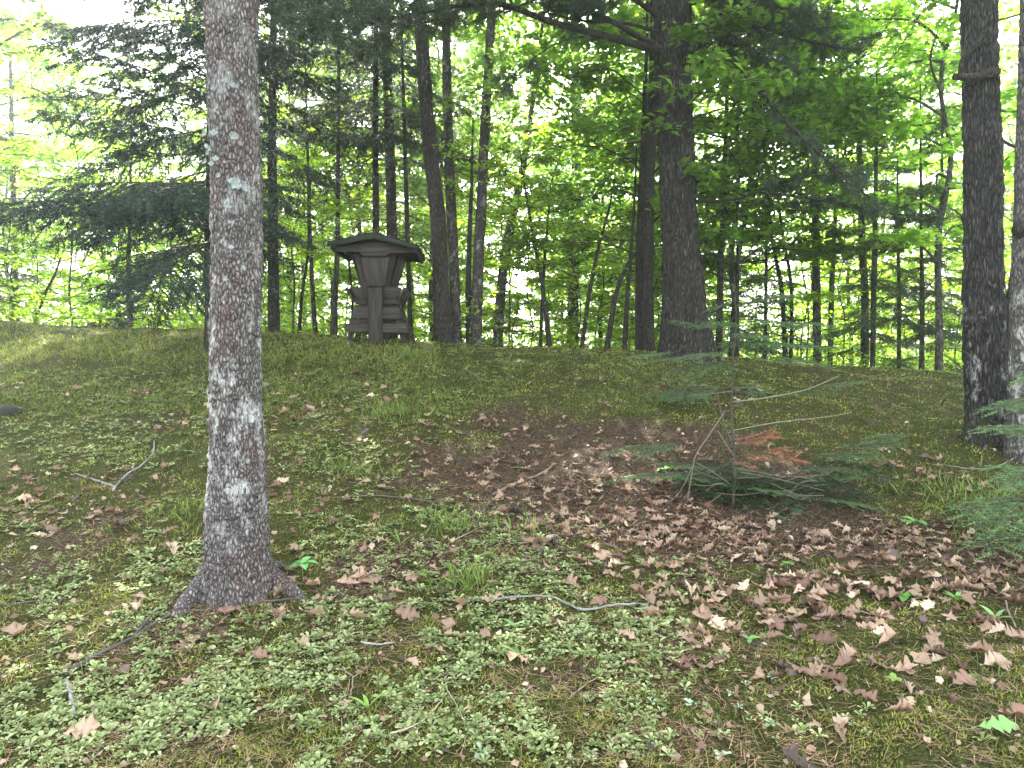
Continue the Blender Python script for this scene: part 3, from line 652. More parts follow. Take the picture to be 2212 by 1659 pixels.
# foliose lichens on it
def lichen_mesh(seed):
    rg = np.random.default_rng(seed); V = [[0, 0, .35]]; f = []
    k_ = 14
    for j, rr_ in enumerate((.45, .8, 1.0)):
        for i in range(k_):
            a_ = i / k_ * 6.283; r_ = rr_ * (1 + (.25 * rg.normal() if j == 2 else .05 * rg.normal())); V.append([r_ * math.cos(a_), r_ * math.sin(a_), [.3, .1, .32][j] + .12 * rg.normal()])
    f3 = [[0, 1 + i, 1 + (i + 1) % k_] for i in range(k_)]
    f4 = [[1 + j * k_ + i, 1 + (j + 1) * k_ + i, 1 + (j + 1) * k_ + (i + 1) % k_, 1 + j * k_ + (i + 1) % k_] for j in range(2) for i in range(k_)]
    V = np.array(V); C = cmix(len(V), (.15, .18, .17), (.30, .34, .31), .15)
    return mesh('lichen', V, [np.array(f3), np.array(f4)], C, M_STICK)
LIM = [lichen_mesh(s) for s in range(3)]
trunkc = np.array([P(a_, b_, DM) for a_, b_ in mp_])
for i, (px, py, s_) in enumerate([(475, 310, .019), (480, 338, .015), (497, 312, .02), (536, 318, .02), (545, 330, .014), (500, 365, .016), (540, 415, .028), (552, 420, .022), (530, 410, .018), (482, 352, .014), (513, 295, .012), (490, 375, .015), (476, 368, .012), (522, 205, .018), (534, 215, .014), (497, 222, .014), (470, 230, .012), (524, 462, .015), (506, 400, .012), (549, 585, .015), (528, 545, .013), (517, 610, .013), (540, 215, .012), (518, 372, .008), (487, 345, .012)]):
    pf = P(px, py, DM); cx_ = np.interp(-pf[2], -trunkc[:, 2], trunkc[:, 0]) if False else np.interp(pf[2], trunkc[:, 2], trunkc[:, 0])
    rr_ = .150; dx = np.clip(pf[0] - cx_, -.13, .13); dyy = -math.sqrt(rr_ ** 2 - dx ** 2) 
    nrm = Vector((dx, dyy, 0)).normalized()
    o = bpy.data.objects.new('lichen', LIM[i % 3]); COL.objects.link(o); o.parent = MAIN
    o.matrix_local = Matrix.Translation((cx_ + dx - MAIN.location[0], by + dyy * 1.0 - MAIN.location[1], pf[2] - MAIN.location[2])) @ nrm.to_track_quat('Z', 'Y').to_matrix().to_4x4() @ Matrix.Diagonal((s_, s_, .012, 1))

# right-hand tree with the crooked stub
RT, rpts, rrad = pix_tree('furrowed_tree', 'dark furrowed tree at right with white lichen low on its trunk', 'tree', [(2133, 935), (2132, 900), (2127, 800), (2124, 650), (2123, 400), (2118, 150), (2114, 0)], [92, 84, 82, 78, 73, 72, 70], 7.0, M_BARK_OAK, 64, 420, 12.0, flare=.35, fh=.12, plate=.10, zf=9, seed=5)
def limb(root_, path, w0, w1, depth, mat, nm='limb', dz=0., sides=8, rough=.15, n=5):
    p = np.array([P(a_, b_, depth + dz * i / (len(path) - 1)) for i, (a_, b_) in enumerate(path)]); q = resample(p, len(path) * n)
    V, Fc, C = tube(q - np.array(root_.location), np.linspace(w0, w1, len(q)), sides, (.08, .07, .06), rough, 2)
    obj(nm, mesh(nm, V, Fc, C, mat, True), root_); return q
limb(RT, [(2152, 155), (2110, 166), (2062, 166)], .050, .030, 6.84, M_BARK_DARK, 'stub', -.1)
limb(RT, [(2135, 60), (2098, 108), (2078, 130), (2074, 168)], .016, .022, 6.80, M_BARK_DARK, 'stub')
limb(RT, [(2160, 300), (2180, 312), (2205, 322)], .018, .012, 7.0, M_BARK_DARK, 'limb')

BT, bpts, _ = pix_tree('pale_tree', 'pale blotched trunk with a knob, cut by the right edge', 'tree', [(2212, 905), (2206, 800), (2203, 690), (2205, 560), (2207, 500), (2210, 300), (2214, 100)], [60, 50, 40, 36, 34, 28, 24], 6.6, M_BARK_BIRCH, 32, 200, 9, flare=.3, plate=.08, seed=6)
V, Fc, C = tube(resample([P(2190, 497, 6.5), P(2203, 497, 6.5), P(2216, 500, 6.5)], 9) - np.array(BT.location), np.sin(np.linspace(.3, 2.8, 9)) * .075, 12, (.1, .1, .1), .3, 4)
obj('knob', mesh('knob', V, Fc, C, M_BARK_DARK, True), BT)
pix_tree('thin_stem_tree', 'thin dark stem between the two right-hand trunks', 'tree', [(2172, 860), (2174, 700), (2186, 600), (2195, 520)], [16, 12, 10, 8], 7.2, M_BARK_DARK, 10, 40, None, seed=2)

# big pine
PINE, ppts, prad = pix_tree('white_pine', 'broad straight pine trunk with dark boughs right of centre', 'tree', [(1483, 768), (1481, 740), (1478, 680), (1474, 590), (1467, 480), (1459, 300), (1453, 130), (1451, 0)], [122, 110, 98, 86, 78, 77, 78, 79], 10.4, M_BARK_PINE, 80, 420, 14.0, flare=.22, fh=.15, plate=.07, zf=5, seed=9)
# the mid-distance stems
stems = [
 ('maple_tree', 'tall dark trunk leaning slightly left beside the feeder', [(955, 742), (948, 500), (925, 280), (906, 0)], [36, 34, 31, 28], 11.4, M_BARK_DARK, 13),
 ('maple_tree', 'slimmer dark trunk close right of the leaning one', [(986, 742), (980, 560), (972, 400), (966, 200), (963, 20)], [24, 22, 22, 20, 19], 12.0, M_BARK_FAR, 12),
 ('maple_tree', 'trunk leaning right at its top behind the small leafy twigs', [(1026, 742), (1034, 560), (1042, 400), (1050, 230), (1060, 60)], [27, 24, 22, 21, 18], 12.0, M_BARK_FAR, 12),
 ('maple_tree', 'thin stem touching the left side of right-leaning trunk', [(1014, 742), (1012, 600), (1018, 420)], [16, 12, 8], 12.1, M_BARK_DARK, 5.5),
 ('birch_tree', 'pale grey trunk leaning right in the sunny green thicket', [(1070, 745), (1085, 600), (1105, 480), (1118, 420), (1140, 300)], [24, 21, 19, 17, 12], 14.5, M_BARK_BIRCH, 9),
 ('beech_sapling', 'wavy thin sapling right of the pale leaning trunk', [(1190, 748), (1172, 620), (1150, 500), (1130, 380)], [11, 9, 7, 4], 12.2, M_BARK_DARK, 5.0),
 ('beech_sapling', 'thin straight sapling crossing the wavy one', [(1166, 752), (1172, 640), (1178, 540), (1188, 430)], [8, 7, 6, 4], 12.4, M_BARK_DARK, 4.5),
 ('beech_sapling', 'thin sapling leaning right in the middle of the thicket', [(1253, 748), (1272, 640), (1292, 540), (1316, 450)], [10, 9, 7, 5], 12.2, M_BARK_DARK, 4.6),
 ('beech_sapling', 'bent stem leaning against the double trunk', [(1308, 755), (1330, 640), (1352, 580), (1378, 540)], [12, 11, 9, 6], 11.5, M_BARK_DARK, 0),
 ('beech_sapling', 'upright thin stem left of the double trunk', [(1348, 755), (1355, 640), (1362, 560), (1370, 440)], [11, 9, 8, 6], 11.7, M_BARK_DARK, 5),
 ('oak_tree', 'dark trunk, left half of the close pair beside the pine', [(1385, 755), (1383, 600), (1386, 450), (1392, 250), (1396, 120)], [26, 22, 18, 12, 8], 11.8, M_BARK_DARK, 8),
 ('oak_tree', 'dark trunk, right half of the close pair beside the pine', [(1402, 755), (1400, 600), (1402, 450), (1408, 250), (1412, 100)], [26, 24, 22, 20, 18], 11.6, M_BARK_DARK, 12),
 ('hemlock_tree', 'dark straight trunk behind the lichened tree on its right', [(592, 722), (590, 560), (588, 350), (590, 100)], [27, 24, 20, 15], 12.0, M_BARK_DARK, 10),
 ('young_tree', 'crooked thin stem between lichened tree and feeder', [(645, 720), (652, 640), (664, 560), (668, 480)], [8, 7, 6, 5], 12.3, M_BARK_DARK, 4.6),
 ('young_tree', 'grey stem right of the crooked one', [(683, 725), (676, 640), (672, 560), (668, 450)], [12, 10, 9, 7], 13, M_BARK_FAR, 7),
 ('young_tree', 'straight brown stem left of the feeder', [(722, 728), (724, 640), (728, 560), (730, 400)], [14, 12, 11, 9], 12.6, M_BARK_FAR, 9),
 ('young_tree', 'wiry dark stem touching the feeder on its left', [(757, 725), (761, 660), (757, 600), (750, 540)], [6, 5, 5, 4], 11.0, M_BARK_DARK, 0),
 ('spruce_tree', 'tall thin spruce trunk with dead twigs right behind the feeder', [(812, 715), (812, 500), (811, 300), (812, 80)], [17, 15, 13, 10], 13.0, M_BARK_DARK, 12),
 ('spruce_tree', 'dark trunk close right of the dead-twigged spruce', [(848, 715), (845, 430), (838, 200), (832, 0)], [26, 23, 21, 19], 14.0, M_BARK_DARK, 13),
 ('young_tree', 'slim stem between the feeder roof and leaning trunk', [(888, 735), (880, 500), (873, 250), (868, 80)], [11, 10, 8, 6], 12.5, M_BARK_DARK, 8),
 ('young_tree', 'straight dark stem first right of the pine', [(1553, 750), (1556, 600), (1562, 460)], [16, 14, 11], 13, M_BARK_DARK, 9),
 ('young_tree', 'slim stem second right of the pine, leaning right', [(1577, 752), (1590, 600), (1612, 450)], [13, 11, 8], 13.5, M_BARK_FAR, 8),
 ('young_tree', 'thin forked stem in the bright gap, leaning left', [(1700, 752), (1690, 640), (1672, 540), (1660, 440)], [12, 10, 8, 6], 14, M_BARK_DARK, 8),
 ('young_tree', 'thin stem in the bright gap crossing the forked one', [(1706, 752), (1710, 640), (1690, 500), (1682, 440)], [9, 8, 6, 5], 14.3, M_BARK_DARK, 7),
 ('maple_tree', 'medium straight trunk in the wood midway between pine and right tree', [(1768, 750), (1764, 640), (1762, 520), (1758, 300)], [19, 17, 15, 12], 14, M_BARK_FAR, 10),
 ('young_tree', 'thin trunk right of the midway trunk', [(1793, 750), (1796, 640), (1802, 520)], [12, 11, 9], 15, M_BARK_FAR, 9),
 ('maple_tree', 'dark trunk with thin companion stem in the right wood', [(1870, 755), (1868, 640), (1862, 520), (1856, 300)], [17, 16, 14, 12], 14, M_BARK_DARK, 10),
 ('young_tree', 'thin companion stem right of the dark trunk', [(1883, 758), (1884, 640), (1886, 540)], [6, 6, 5], 12.5, M_BARK_DARK, 5),
 ('fir_sapling', 'slim young fir in the dark right wood, left one of two', [(1943, 755), (1942, 640), (1940, 540)], [9, 8, 6], 12.5, M_BARK_DARK, 5),
 ('fir_sapling', 'slim young fir in the dark right wood, right one of two', [(1992, 760), (1992, 640), (1990, 520)], [11, 10, 7], 12, M_BARK_DARK, 6),
 ('young_tree', 'thin bent stem far left leaning over the grass', [(60, 712), (95, 640), (120, 590), (135, 540)], [7, 6, 5, 3], 14, M_BARK_DARK, 0),
 ('young_tree', 'short grey stem by the dark log at left', [(285, 715), (280, 660), (277, 600), (280, 500)], [12, 11, 10, 8], 14, M_BARK_FAR, 6),
 ('maple_tree', 'pale trunk far left in the haze', [(35, 712), (32, 600), (30, 480), (26, 300)], [14, 13, 12, 10], 18, M_BARK_BIRCH, 10),
]
ST = {}
for (nm, lab, path, wd, dep, mat, top) in stems:
    r_, p_, w_ = pix_tree(nm, lab, 'tree' if 'sapling' not in nm else 'sapling', path, wd, dep, mat, 12, 60, top, flare=.3, fh=.12)
    ST[lab] = (r_, p_, w_)

# ------------------------------------------------------------------ foliage
KITE = (np.array([[0, 0, 0], [.45, .33, .07], [1, 0, -.10], [.45, -.33, .07]]), [np.array([[0, 3, 2], [0, 2, 1]])])
OVAL = (np.array([[0, 0, 0], [.3, .24, .05], [.7, .24, .03], [1, 0, -.12], [.7, -.24, .03], [.3, -.24, .05]]), [np.array([[0, 3, 2, 1], [0, 5, 4, 3]])])
_ma = np.array([0, 28, 50, 75, 100, 130, 180, 230, 260, 285, 310, 332]) / 180 * np.pi
_mr = np.array([.62, .34, .60, .30, .52, .25, .30, .25, .52, .30, .60, .34])
MAPLE = (np.concatenate([np.stack([.35 + _mr * np.cos(_ma), _mr * np.sin(_ma), -.12 * _mr ** 2], -1), [[.35, 0, .03]]]), [np.array([[i, (i + 1) % 12, 12] for i in range(12)])])
def leaves_at(pos, size, tmpl=KITE, A=(.05, .09, .015), B=(.10, .16, .03), tilt=.4, droop=.25, out=None, yellow=0.0):
    n = len(pos); a_ = rng.random(n) * 6.283
    d_ = np.stack([np.cos(a_), np.sin(a_), -droop + rng.normal(size=n) * .3], -1)
    if out is not None: d_[:, :2] += out[:, :2] * .8
    nn = np.tile([0, 0, 1.], (n, 1)) + rng.normal(size=(n, 3)) * tilt
    c_ = cmix(n, A, B, .12)
    if yellow: k_ = rng.random(n) < yellow; c_[k_] = cmix(k_.sum(), (.22, .22, .03), (.3, .26, .04))
    return scatter(tmpl[0], tmpl[1], pos, frames(d_, nn), size * (.65 + .6 * rng.random(n)), c_)
def decid(seed, h0, h1, rad_, nl, per, size, tmpl=KITE, A=(.05, .09, .015), B=(.10, .16, .03), trunk=True, tr=.06, rise=.35, flat=.05, yellow=.0, shape=1.0):
    rg = np.random.default_rng(seed); wood_, lv = [], []
    if trunk:
        q = np.array([[.022 * rg.normal() * i, .022 * rg.normal() * i, -.2 + (h1 + .2) * i / 7] for i in range(8)])
    else: q = np.array([[0, 0, h0 - .1], [0, 0, h1]])
    q = resample(q, 24)
    tm = tube(q, np.linspace(tr, tr * .2, len(q)), 8)
    for i in range(nl):
        t_ = (i + rg.random()) / nl; z0 = h0 + (h1 - h0) * t_; az = i * 2.4 + rg.normal() * .4
        L = rad_ * (math.sin(math.pi * (.18 + .75 * t_)) ** .7 if shape else 1) * rg.uniform(.65, 1.15)
        st = np.array([np.interp(z0, q[:, 2], q[:, 0]), np.interp(z0, q[:, 2], q[:, 1]), z0])
        dirx = np.array([math.cos(az), math.sin(az), 0]); up_ = rise * rg.uniform(.5, 1.4)
        pp = np.array([st, st + dirx * L * .35 + [0, 0, L * .35 * up_], st + dirx * L * .7 + [0, 0, L * .5 * up_], st + dirx * L + [0, 0, L * .5 * up_]])
        pp[1:3] += rg.normal(size=(2, 3)) * L * .05; lq = resample(pp, 14)
        wood_.append(tube(lq, np.linspace(tr * .3 + .006, .004, len(lq)), 5))
        for s_ in range(max(4, int(L * 4.5))):
            f_ = rg.uniform(.25, 1.0); b0 = lq[int(f_ * 13)]; sa = az + rg.choice([-1, 1]) * rg.uniform(.4, 1.2)
            sl_ = L * .42 * (1.15 - f_ * .6) * rg.uniform(.6, 1.2); sdir = np.array([math.cos(sa), math.sin(sa), rg.uniform(-.15, .25)])
            sq = np.array([b0, b0 + sdir * sl_ * .5, b0 + sdir * sl_ + [0, 0, -.08 * sl_]]); wood_.append(tube(sq, [.007, .005, .002], 4))
            k_ = per; u = rg.uniform(.1, 1.08, k_)[:, None]; pos = b0 + sdir * sl_ * u + rg.normal(size=(k_, 3)) * np.array([.5, .5, flat / .22]) * .22 * min(1.2, sl_ + .25)
            lv.append(leaves_at(pos, size, tmpl, A, B, yellow=yellow))
    return tm, (join(wood_) if wood_ else None), join(lv)
LIB = {}
def lib(key, *a_, barkm=M_BARK_FAR, leafm=M_LEAF, **k_):
    tm, wd_, lv = decid(*a_, **k_)
    parts_ = [x for x in (wd_,) if x]
    tw = mesh('trunk', tm[0], tm[1], None, barkm, True); wv, wf, wc = wd_
    LV, LF, LC = lv
    # crown: twigs and leaves in one mesh with two materials
    V = np.concatenate([wv, LV]); faces = wf + [f + len(wv) for f in LF]; mi = np.concatenate([np.zeros(sum(len(f) for f in wf)), np.ones(sum(len(f) for f in LF))])
    C = np.concatenate([np.tile([.06, .05, .045], (len(wv), 1)), LC])
    LIB[key] = (tw, mesh('crown', V, faces, C, [M_STICK, leafm], midx=mi))
G1, G2 = (.05, .085, .018), (.10, .155, .035)
Y1, Y2 = (.12, .185, .02), (.22, .27, .035)
lib('sap1', 11, .7, 4.6, 1.7, 15, 26, .085, KITE, Y1, Y2, tr=.022, yellow=.05, leafm=M_SHRUB)
lib('sap2', 12, .5, 3.4, 1.5, 13, 26, .08, OVAL, Y1, Y2, tr=.018, leafm=M_SHRUB, yellow=.04)
lib('sap3', 13, .3, 2.0, 1.1, 11, 24, .07, OVAL, (.07, .12, .015), (.15, .2, .03), tr=.012, leafm=M_SHRUB)
lib('mid1', 21, 2.2, 9.0, 2.8, 22, 32, .125, KITE, G1, G2, tr=.07)
lib('mid2', 22, 1.6, 8.0, 2.5, 20, 32, .12, MAPLE, (.085, .14, .025), (.16, .23, .04), tr=.06)
lib('mid3', 23, 3.0, 10.5, 3.0, 24, 32, .125, KITE, (.05, .085, .012), (.12, .17, .025), tr=.08, yellow=.02)
lib('tall1', 31, 5.0, 16.0, 4.2, 30, 34, .14, KITE, G1, G2, tr=.14)
lib('tall2', 32, 6.5, 18.0, 4.5, 32, 34, .15, KITE, G1, (.10, .15, .025), tr=.16)
lib('top1', 41, 0.0, 7.0, 3.6, 30, 34, .14, KITE, G1, G2, trunk=False, tr=.06)
lib('top2', 42, 0.0, 5.0, 3.0, 22, 34, .14, KITE, G1, G2, trunk=False, tr=.05)

def place(key, x, y, s_=1.0, rz=None, lab='', grp=None, nm='maple_tree', cat='tree', zs=1.0, dz=0.):
    root_ = thing(nm, lab, cat, (x, y, float(H(x, y, False)) + dz), rng.random() * 6.28 if rz is None else rz, grp); root_.scale = (s_, s_, s_ * zs)
    for me_, n_ in zip(LIB[key], ('trunk', 'crown')): obj(n_, me_, root_)
    return root_
def crown_on(tree, key, s_=1.0, off=(0, 0, 0), zs=1.0):
    r_, p_, w_ = tree; tp = p_[-1] if off is None else p_[-1] + np.array(off)
    o_ = obj('crown', LIB[key][1], r_, tp - np.array(r_.location)); o_.scale = (s_, s_, s_ * zs); o_.rotation_euler = (0, 0, rng.random() * 6.28); return o_
crown_on((MAIN, pts, rad), 'top1', 1.0, (0, 1.0, -2.2))
crown_on((RT, rpts, rrad), 'top1', 1.1, (0, .5, -5.0))
crown_on((BT, bpts, None), 'top2', 1.0, (0.3, 1, -3.2))
hi = [l for l in ST if ST[l][1][-1][2] > 7.5]
for l in hi:
    if 'spruce' in l or 'behind the lichened' in l or 'slim stem between' in l or 'straight brown' in l: continue
    crown_on(ST[l], 'top2' if ST[l][1][-1][2] < 11 else 'top1', .9, (0, 0, -5.0))
crown_on(ST['dark trunk, right half of the close pair beside the pine'], 'top1', 1.0, (-1.2, 1.6, -2.2)); crown_on(ST['trunk leaning right at its top behind the small leafy twigs'], 'top2', 1.2, (.4, 1.6, -3.0))  # two extra crowns, added above the frame to keep sun off the foreground
for l in ST:
    if 3.5 < ST[l][1][-1][2] <= 7.5 and 'fir' not in l and 'upright thin' not in l: crown_on(ST[l], 'sap2', .8, (0, 0, -2.4))

# saplings of the sunny thicket behind the crest
def row(n, x0, x1, y0, y1, keys, smin, smax, lab, grp, nm, cat='tree', mind=1.0, zs=1.0):
    pts_ = []; tries = 0
    while len(pts_) < n and tries < 4000:
        tries += 1; x_ = rng.uniform(x0, x1); y_ = rng.uniform(y0, y1)
        if y_ > 16.5 and (x_ - 1.45) ** 2 + (y_ - 17.6) ** 2 < 1: continue
        if y_ > 16.5 and (abs(x_ / y_ - .004) < .045 or abs(x_ / y_ - .335) < .03): continue
        if all((x_ - a_) ** 2 + (y_ - b_) ** 2 > mind ** 2 for a_, b_ in pts_): pts_.append((x_, y_))
    for x_, y_ in pts_: place('sap3' if keys[0][:3] == 'sap' and y_ < 15.8 and (-3.3 < x_ < -1.0) else keys[rng.integers(len(keys))], x_, y_, rng.uniform(smin, smax), None, lab, grp, nm, cat, zs)
row(30, -1.6, 3.8, 13.2, 20, ['sap1', 'sap2', 'sap3'], .85, 1.2, 'sunlit yellow-green beech sapling in the thicket behind the crest', 'sunlit beech saplings between the feeder and the pine', 'beech_sapling', 'sapling', .65)
row(32, -12, -1.8, 13.8, 22, ['sap2', 'sap1', 'sap1'], .8, 1.2, 'leafy sapling in the undergrowth behind the grassy left crest', 'saplings behind the left crest', 'beech_sapling', 'sapling', .9)
row(34, 3.2, 13, 13.6, 23, ['sap2', 'sap1', 'sap1'], .8, 1.3, 'leafy sapling in the wood behind the right crest', 'saplings behind the right crest', 'beech_sapling', 'sapling', 1.0)
row(9, -16, -3, 17, 27, ['mid1', 'mid2', 'mid3'], .85, 1.15, 'leafy green tree in the wood beyond the left crest', 'trees beyond the left crest', 'maple_tree', 'tree', 2.4)
row(9, -3, 4.5, 18, 28, ['mid1', 'mid2', 'mid3'], .85, 1.15, 'leafy green tree in the wood behind the sunny thicket', 'trees behind the sunny thicket', 'maple_tree', 'tree', 2.2)
row(6, 3.0, 15, 16, 26, ['mid1', 'mid2', 'mid3'], .85, 1.15, 'leafy green maple beyond the right crest', 'trees beyond the right crest', 'maple_tree', 'tree', 2.4)
row(24, -32, 32, 27, 50, ['tall1', 'tall2', 'mid3', 'mid1'], .9, 1.2, 'tall leafy tree deep in the wood', 'tall trees deep in the wood', 'maple_tree', 'tree', 3.6)
# leafy maple boughs reaching in at the upper right and upper left
for (x_, y_, k_, s_, lab) in [(6.6, 11.5, 'mid2', 1.0, 'bright green maple filling the upper right between pine and furrowed tree'), (9.5, 10.5, 'mid2', 1.0, 'bright green maple behind the right-hand trunks'),
                            (-8.6, 12.0, 'mid3', 1.0, 'tall maple with hazy leaves at the upper left'), (3.9, 13.0, 'mid2', .95, 'green maple just right behind the pine')]:
    place(k_, x_, y_, s_, None, lab, None)

place('tall2', 1.45, 17.6, 1.0, 1.0, 'tall maple added behind the double trunk to shade the slope', None)  # added tree, its crown blocks a sun patch near the fir sapling
# far wood: one leafy mass
nf = 150000
a_ = (rng.random(nf) - .5) * 2 * R(60); r_ = rng.uniform(32, 80, nf); hh = rng.random(nf) ** 1.7 * 15
fx, fy = r_ * np.sin(a_), r_ * np.cos(a_)
kk = vnoise(fx * .16, hh * .35 + fy * .05, 41) + .25 * vnoise(fx * .6, hh * .9, 42) > .20 + np.minimum(hh, 9) * .032
kk &= ~((np.minimum(abs(fx / fy - .004) / .035, abs(fx / fy - .335) / .03) + .35 * rng.normal(size=nf) < 1) & (hh > 3.5 + 2 * (fx / fy < .2)))
fx, fy, hh = fx[kk], fy[kk], hh[kk]
g = leaves_at(np.stack([fx, fy, H(fx, fy, False) + hh], -1), .42, KITE, (.05, .085, .02), (.11, .16, .03))
o = obj('far_wood', mesh('far_wood', *g, M_LEAF)); tag(o, 'distant hazy green wood', 'wood', kind='stuff')
# low undergrowth just behind the crest
nu = 80000; fx = rng.uniform(-14, 14, nu); fy = rng.uniform(12.2, 26, nu)
kk = vnoise(fx * 1.1, fy * 1.1, 51) > .38; fx, fy = fx[kk], fy[kk]
g = leaves_at(np.stack([fx, fy, H(fx, fy, False) + .05 + .65 * rng.random(len(fx)) * np.clip((fy - 11.5) / 2.4, .15, 4.0)], -1), .07, KITE, (.08, .13, .015), (.19, .23, .03), tilt=.5)
o = obj('undergrowth', mesh('undergrowth', *g, M_SHRUB)); tag(o, 'low leafy undergrowth behind the crest', 'undergrowth', kind='stuff')

# ------------------------------------------------------------------ conifer boughs
def bough(seed, L, droop=.25, nside=26, sl=.34, nn_=36, nl=.028, nw=.0035, A=(.018, .034, .018), B=(.045, .07, .035), hang=.25, tert=True, wr=.012):
    """flat spray along +X; needles as slim triangles"""
    rg = np.random.default_rng(seed); t_ = np.linspace(0, 1, 12)
    ax = np.stack([L * t_, .04 * L * np.sin(t_ * 4 + seed), -droop * L * t_ ** 1.6], -1); parts_ = [tube(ax, np.linspace(wr, .003, 12), 5, (.06, .05, .04))]
    segs = [(ax[i], ax[i + 1]) for i in range(4, 11)]
    for i in range(nside):
        f_ = .12 + .86 * (i + rg.random()) / nside; b0 = np.array([np.interp(f_, t_, ax[:, j]) for j in range(3)])
        s_ = 1 if i % 2 else -1; an = s_ * rg.uniform(.7, 1.15); l_ = L * sl * (1.2 - f_) * rg.uniform(.7, 1.2) + .06
        d_ = np.array([math.cos(an), math.sin(an), -hang * rg.uniform(.4, 1.4)]); e = b0 + d_ * l_
        parts_.append(tube(np.array([b0, (b0 + e) / 2 + [0, 0, .02 * l_], e]), [.004, .003, .0015], 3, (.07, .055, .04))); segs.append((b0, e))
        if tert:
            for k_ in range(int(l_ / .07)):
                g_ = rg.uniform(.2, 1); c0 = b0 + (e - b0) * g_; s2 = rg.choice([-1, 1]); an2 = an + s2 * .8; l2 = rg.uniform(.05, .16)
                segs.append((c0, c0 + np.array([math.cos(an2), math.sin(an2), -hang * 2.2 * rg.uniform(.3, 1.5)]) * l2))
    P0 = np.array([a for a, b in segs]); P1 = np.array([b for a, b in segs]); ln_ = np.linalg.norm(P1 - P0, axis=1)
    cnt = np.maximum(3, (ln_ * nn_ / .1).astype(int)); ii = np.repeat(np.arange(len(segs)), cnt); u = rg.random(len(ii))[:, None]
    pos = P0[ii] + (P1[ii] - P0[ii]) * u; dr = (P1[ii] - P0[ii]) / ln_[ii][:, None]
    rnd = rg.normal(size=(len(ii), 3)) * np.array([1, 1, .7]); nd = dr * .9 + rnd * .75
    tv = np.array([[0, -.5, 0], [0, .5, 0], [1, 0, 0]]); n_ = len(ii)
    parts_.append(scatter(tv, [np.array([[0, 1, 2]])], pos, frames(nd, rg.normal(size=(n_, 3))), np.stack([nl * rg.uniform(.7, 1.2, n_), np.full(n_, nw), np.ones(n_)], -1), cmix(n_, A, B, .15)))
    V, Fc, C = join(parts_); return mesh('bough', V, Fc, C, M_NEEDLE)
SPB = [bough(s, 2.3, .18, 34, .34, 19, .045, .0105, (.016, .034, .026), (.042, .072, .048), hang=.45) for s in range(3)]
SPS = [bough(s + 5, 1.3, .2, 22, .36, 18, .038, .0085, (.03, .055, .028), (.07, .11, .05), hang=.35) for s in range(2)]
FIRB = [bough(s + 9, .62, .12, 16, .42, 24, .022, .0048, (.06, .12, .05), (.14, .23, .095), .12, wr=.004) for s in range(3)]
FIRG = [bough(s + 14, .60, .15, 16, .45, 24, .024, .005, (.10, .19, .08), (.20, .31, .13), .1, wr=.004) for s in range(2)]
DEADB = [bough(s + 20, 1.5, .1, 14, .35, 3, .03, .004, (.10, .06, .04), (.18, .11, .07), .2, wr=.008) for s in range(2)]
def whorls(root_, base, meshes, z0, z1, n, smax, smin, pitch=-.1, az0=None, azr=None, nm='bough', jit=.25, short=None):
    for i in range(n):
        t_ = (i + rng.random() * .6) / n; z_ = z0 + (z1 - z0) * t_; s_ = (smax + (smin - smax) * t_) * rng.uniform(.75, 1.12)
        az = i * 2.39996 + rng.normal() * .2 if az0 is None else az0 + rng.uniform(-azr, azr)
        if short and z_ < short[0] and math.cos(az - short[1]) > .25: s_ *= short[2]
        o_ = obj(nm, meshes[rng.integers(len(meshes))], root_, np.array([base[0], base[1], z_]) - np.array(root_.location))
        o_.rotation_mode = 'ZYX'; o_.rotation_euler = (rng.normal() * jit, -pitch + rng.normal() * .12, az); o_.scale = (s_, s_, s_)
# the big spruce whose boughs spread left of the lichened tree
SP1, sp_pts, _ = pix_tree('spruce_tree', 'dark spruce with layered boughs spreading left behind the lichened tree', 'tree', [(447, 722), (450, 660), (446, 600), (452, 540), (456, 300), (458, 0)], [17, 15, 14, 20, 18, 14], 10.0, M_BARK_DARK, 12, 80, 10.5, flare=.2)
whorls(SP1, sp_pts[2], SPB, 3.0, 10.2, 98, 1.15, .35, -.03, short=(5.4, R(20), .55))
HM = ST['dark straight trunk behind the lichened tree on its right']; whorls(HM[0], HM[1][1], SPB, 3.6, 9.5, 50, .66, .3, -.05, short=(4.4, R(-25), .6))
D1 = ST['tall thin spruce trunk with dead twigs right behind the feeder']; whorls(D1[0], D1[1][1], DEADB, 3.7, 6.0, 34, .7, .6, .05); whorls(D1[0], D1[1][1], SPS, 5.0, 11, 44, 1.3, .5, -.1)
D2 = ST['dark trunk close right of the dead-twigged spruce']; whorls(D2[0], D2[1][1], DEADB, 3.9, 6, 20, .9, .6, .05); whorls(D2[0], D2[1][1], SPB, 5.6, 12, 44, 1.0, .4, -.1)
for l in ('slim young fir in the dark right wood, left one of two', 'slim young fir in the dark right wood, right one of two'):
    t_ = ST[l]; whorls(t_[0], t_[1][1], SPS, 2.1, t_[1][-1][2], 26, .75, .2, .0)
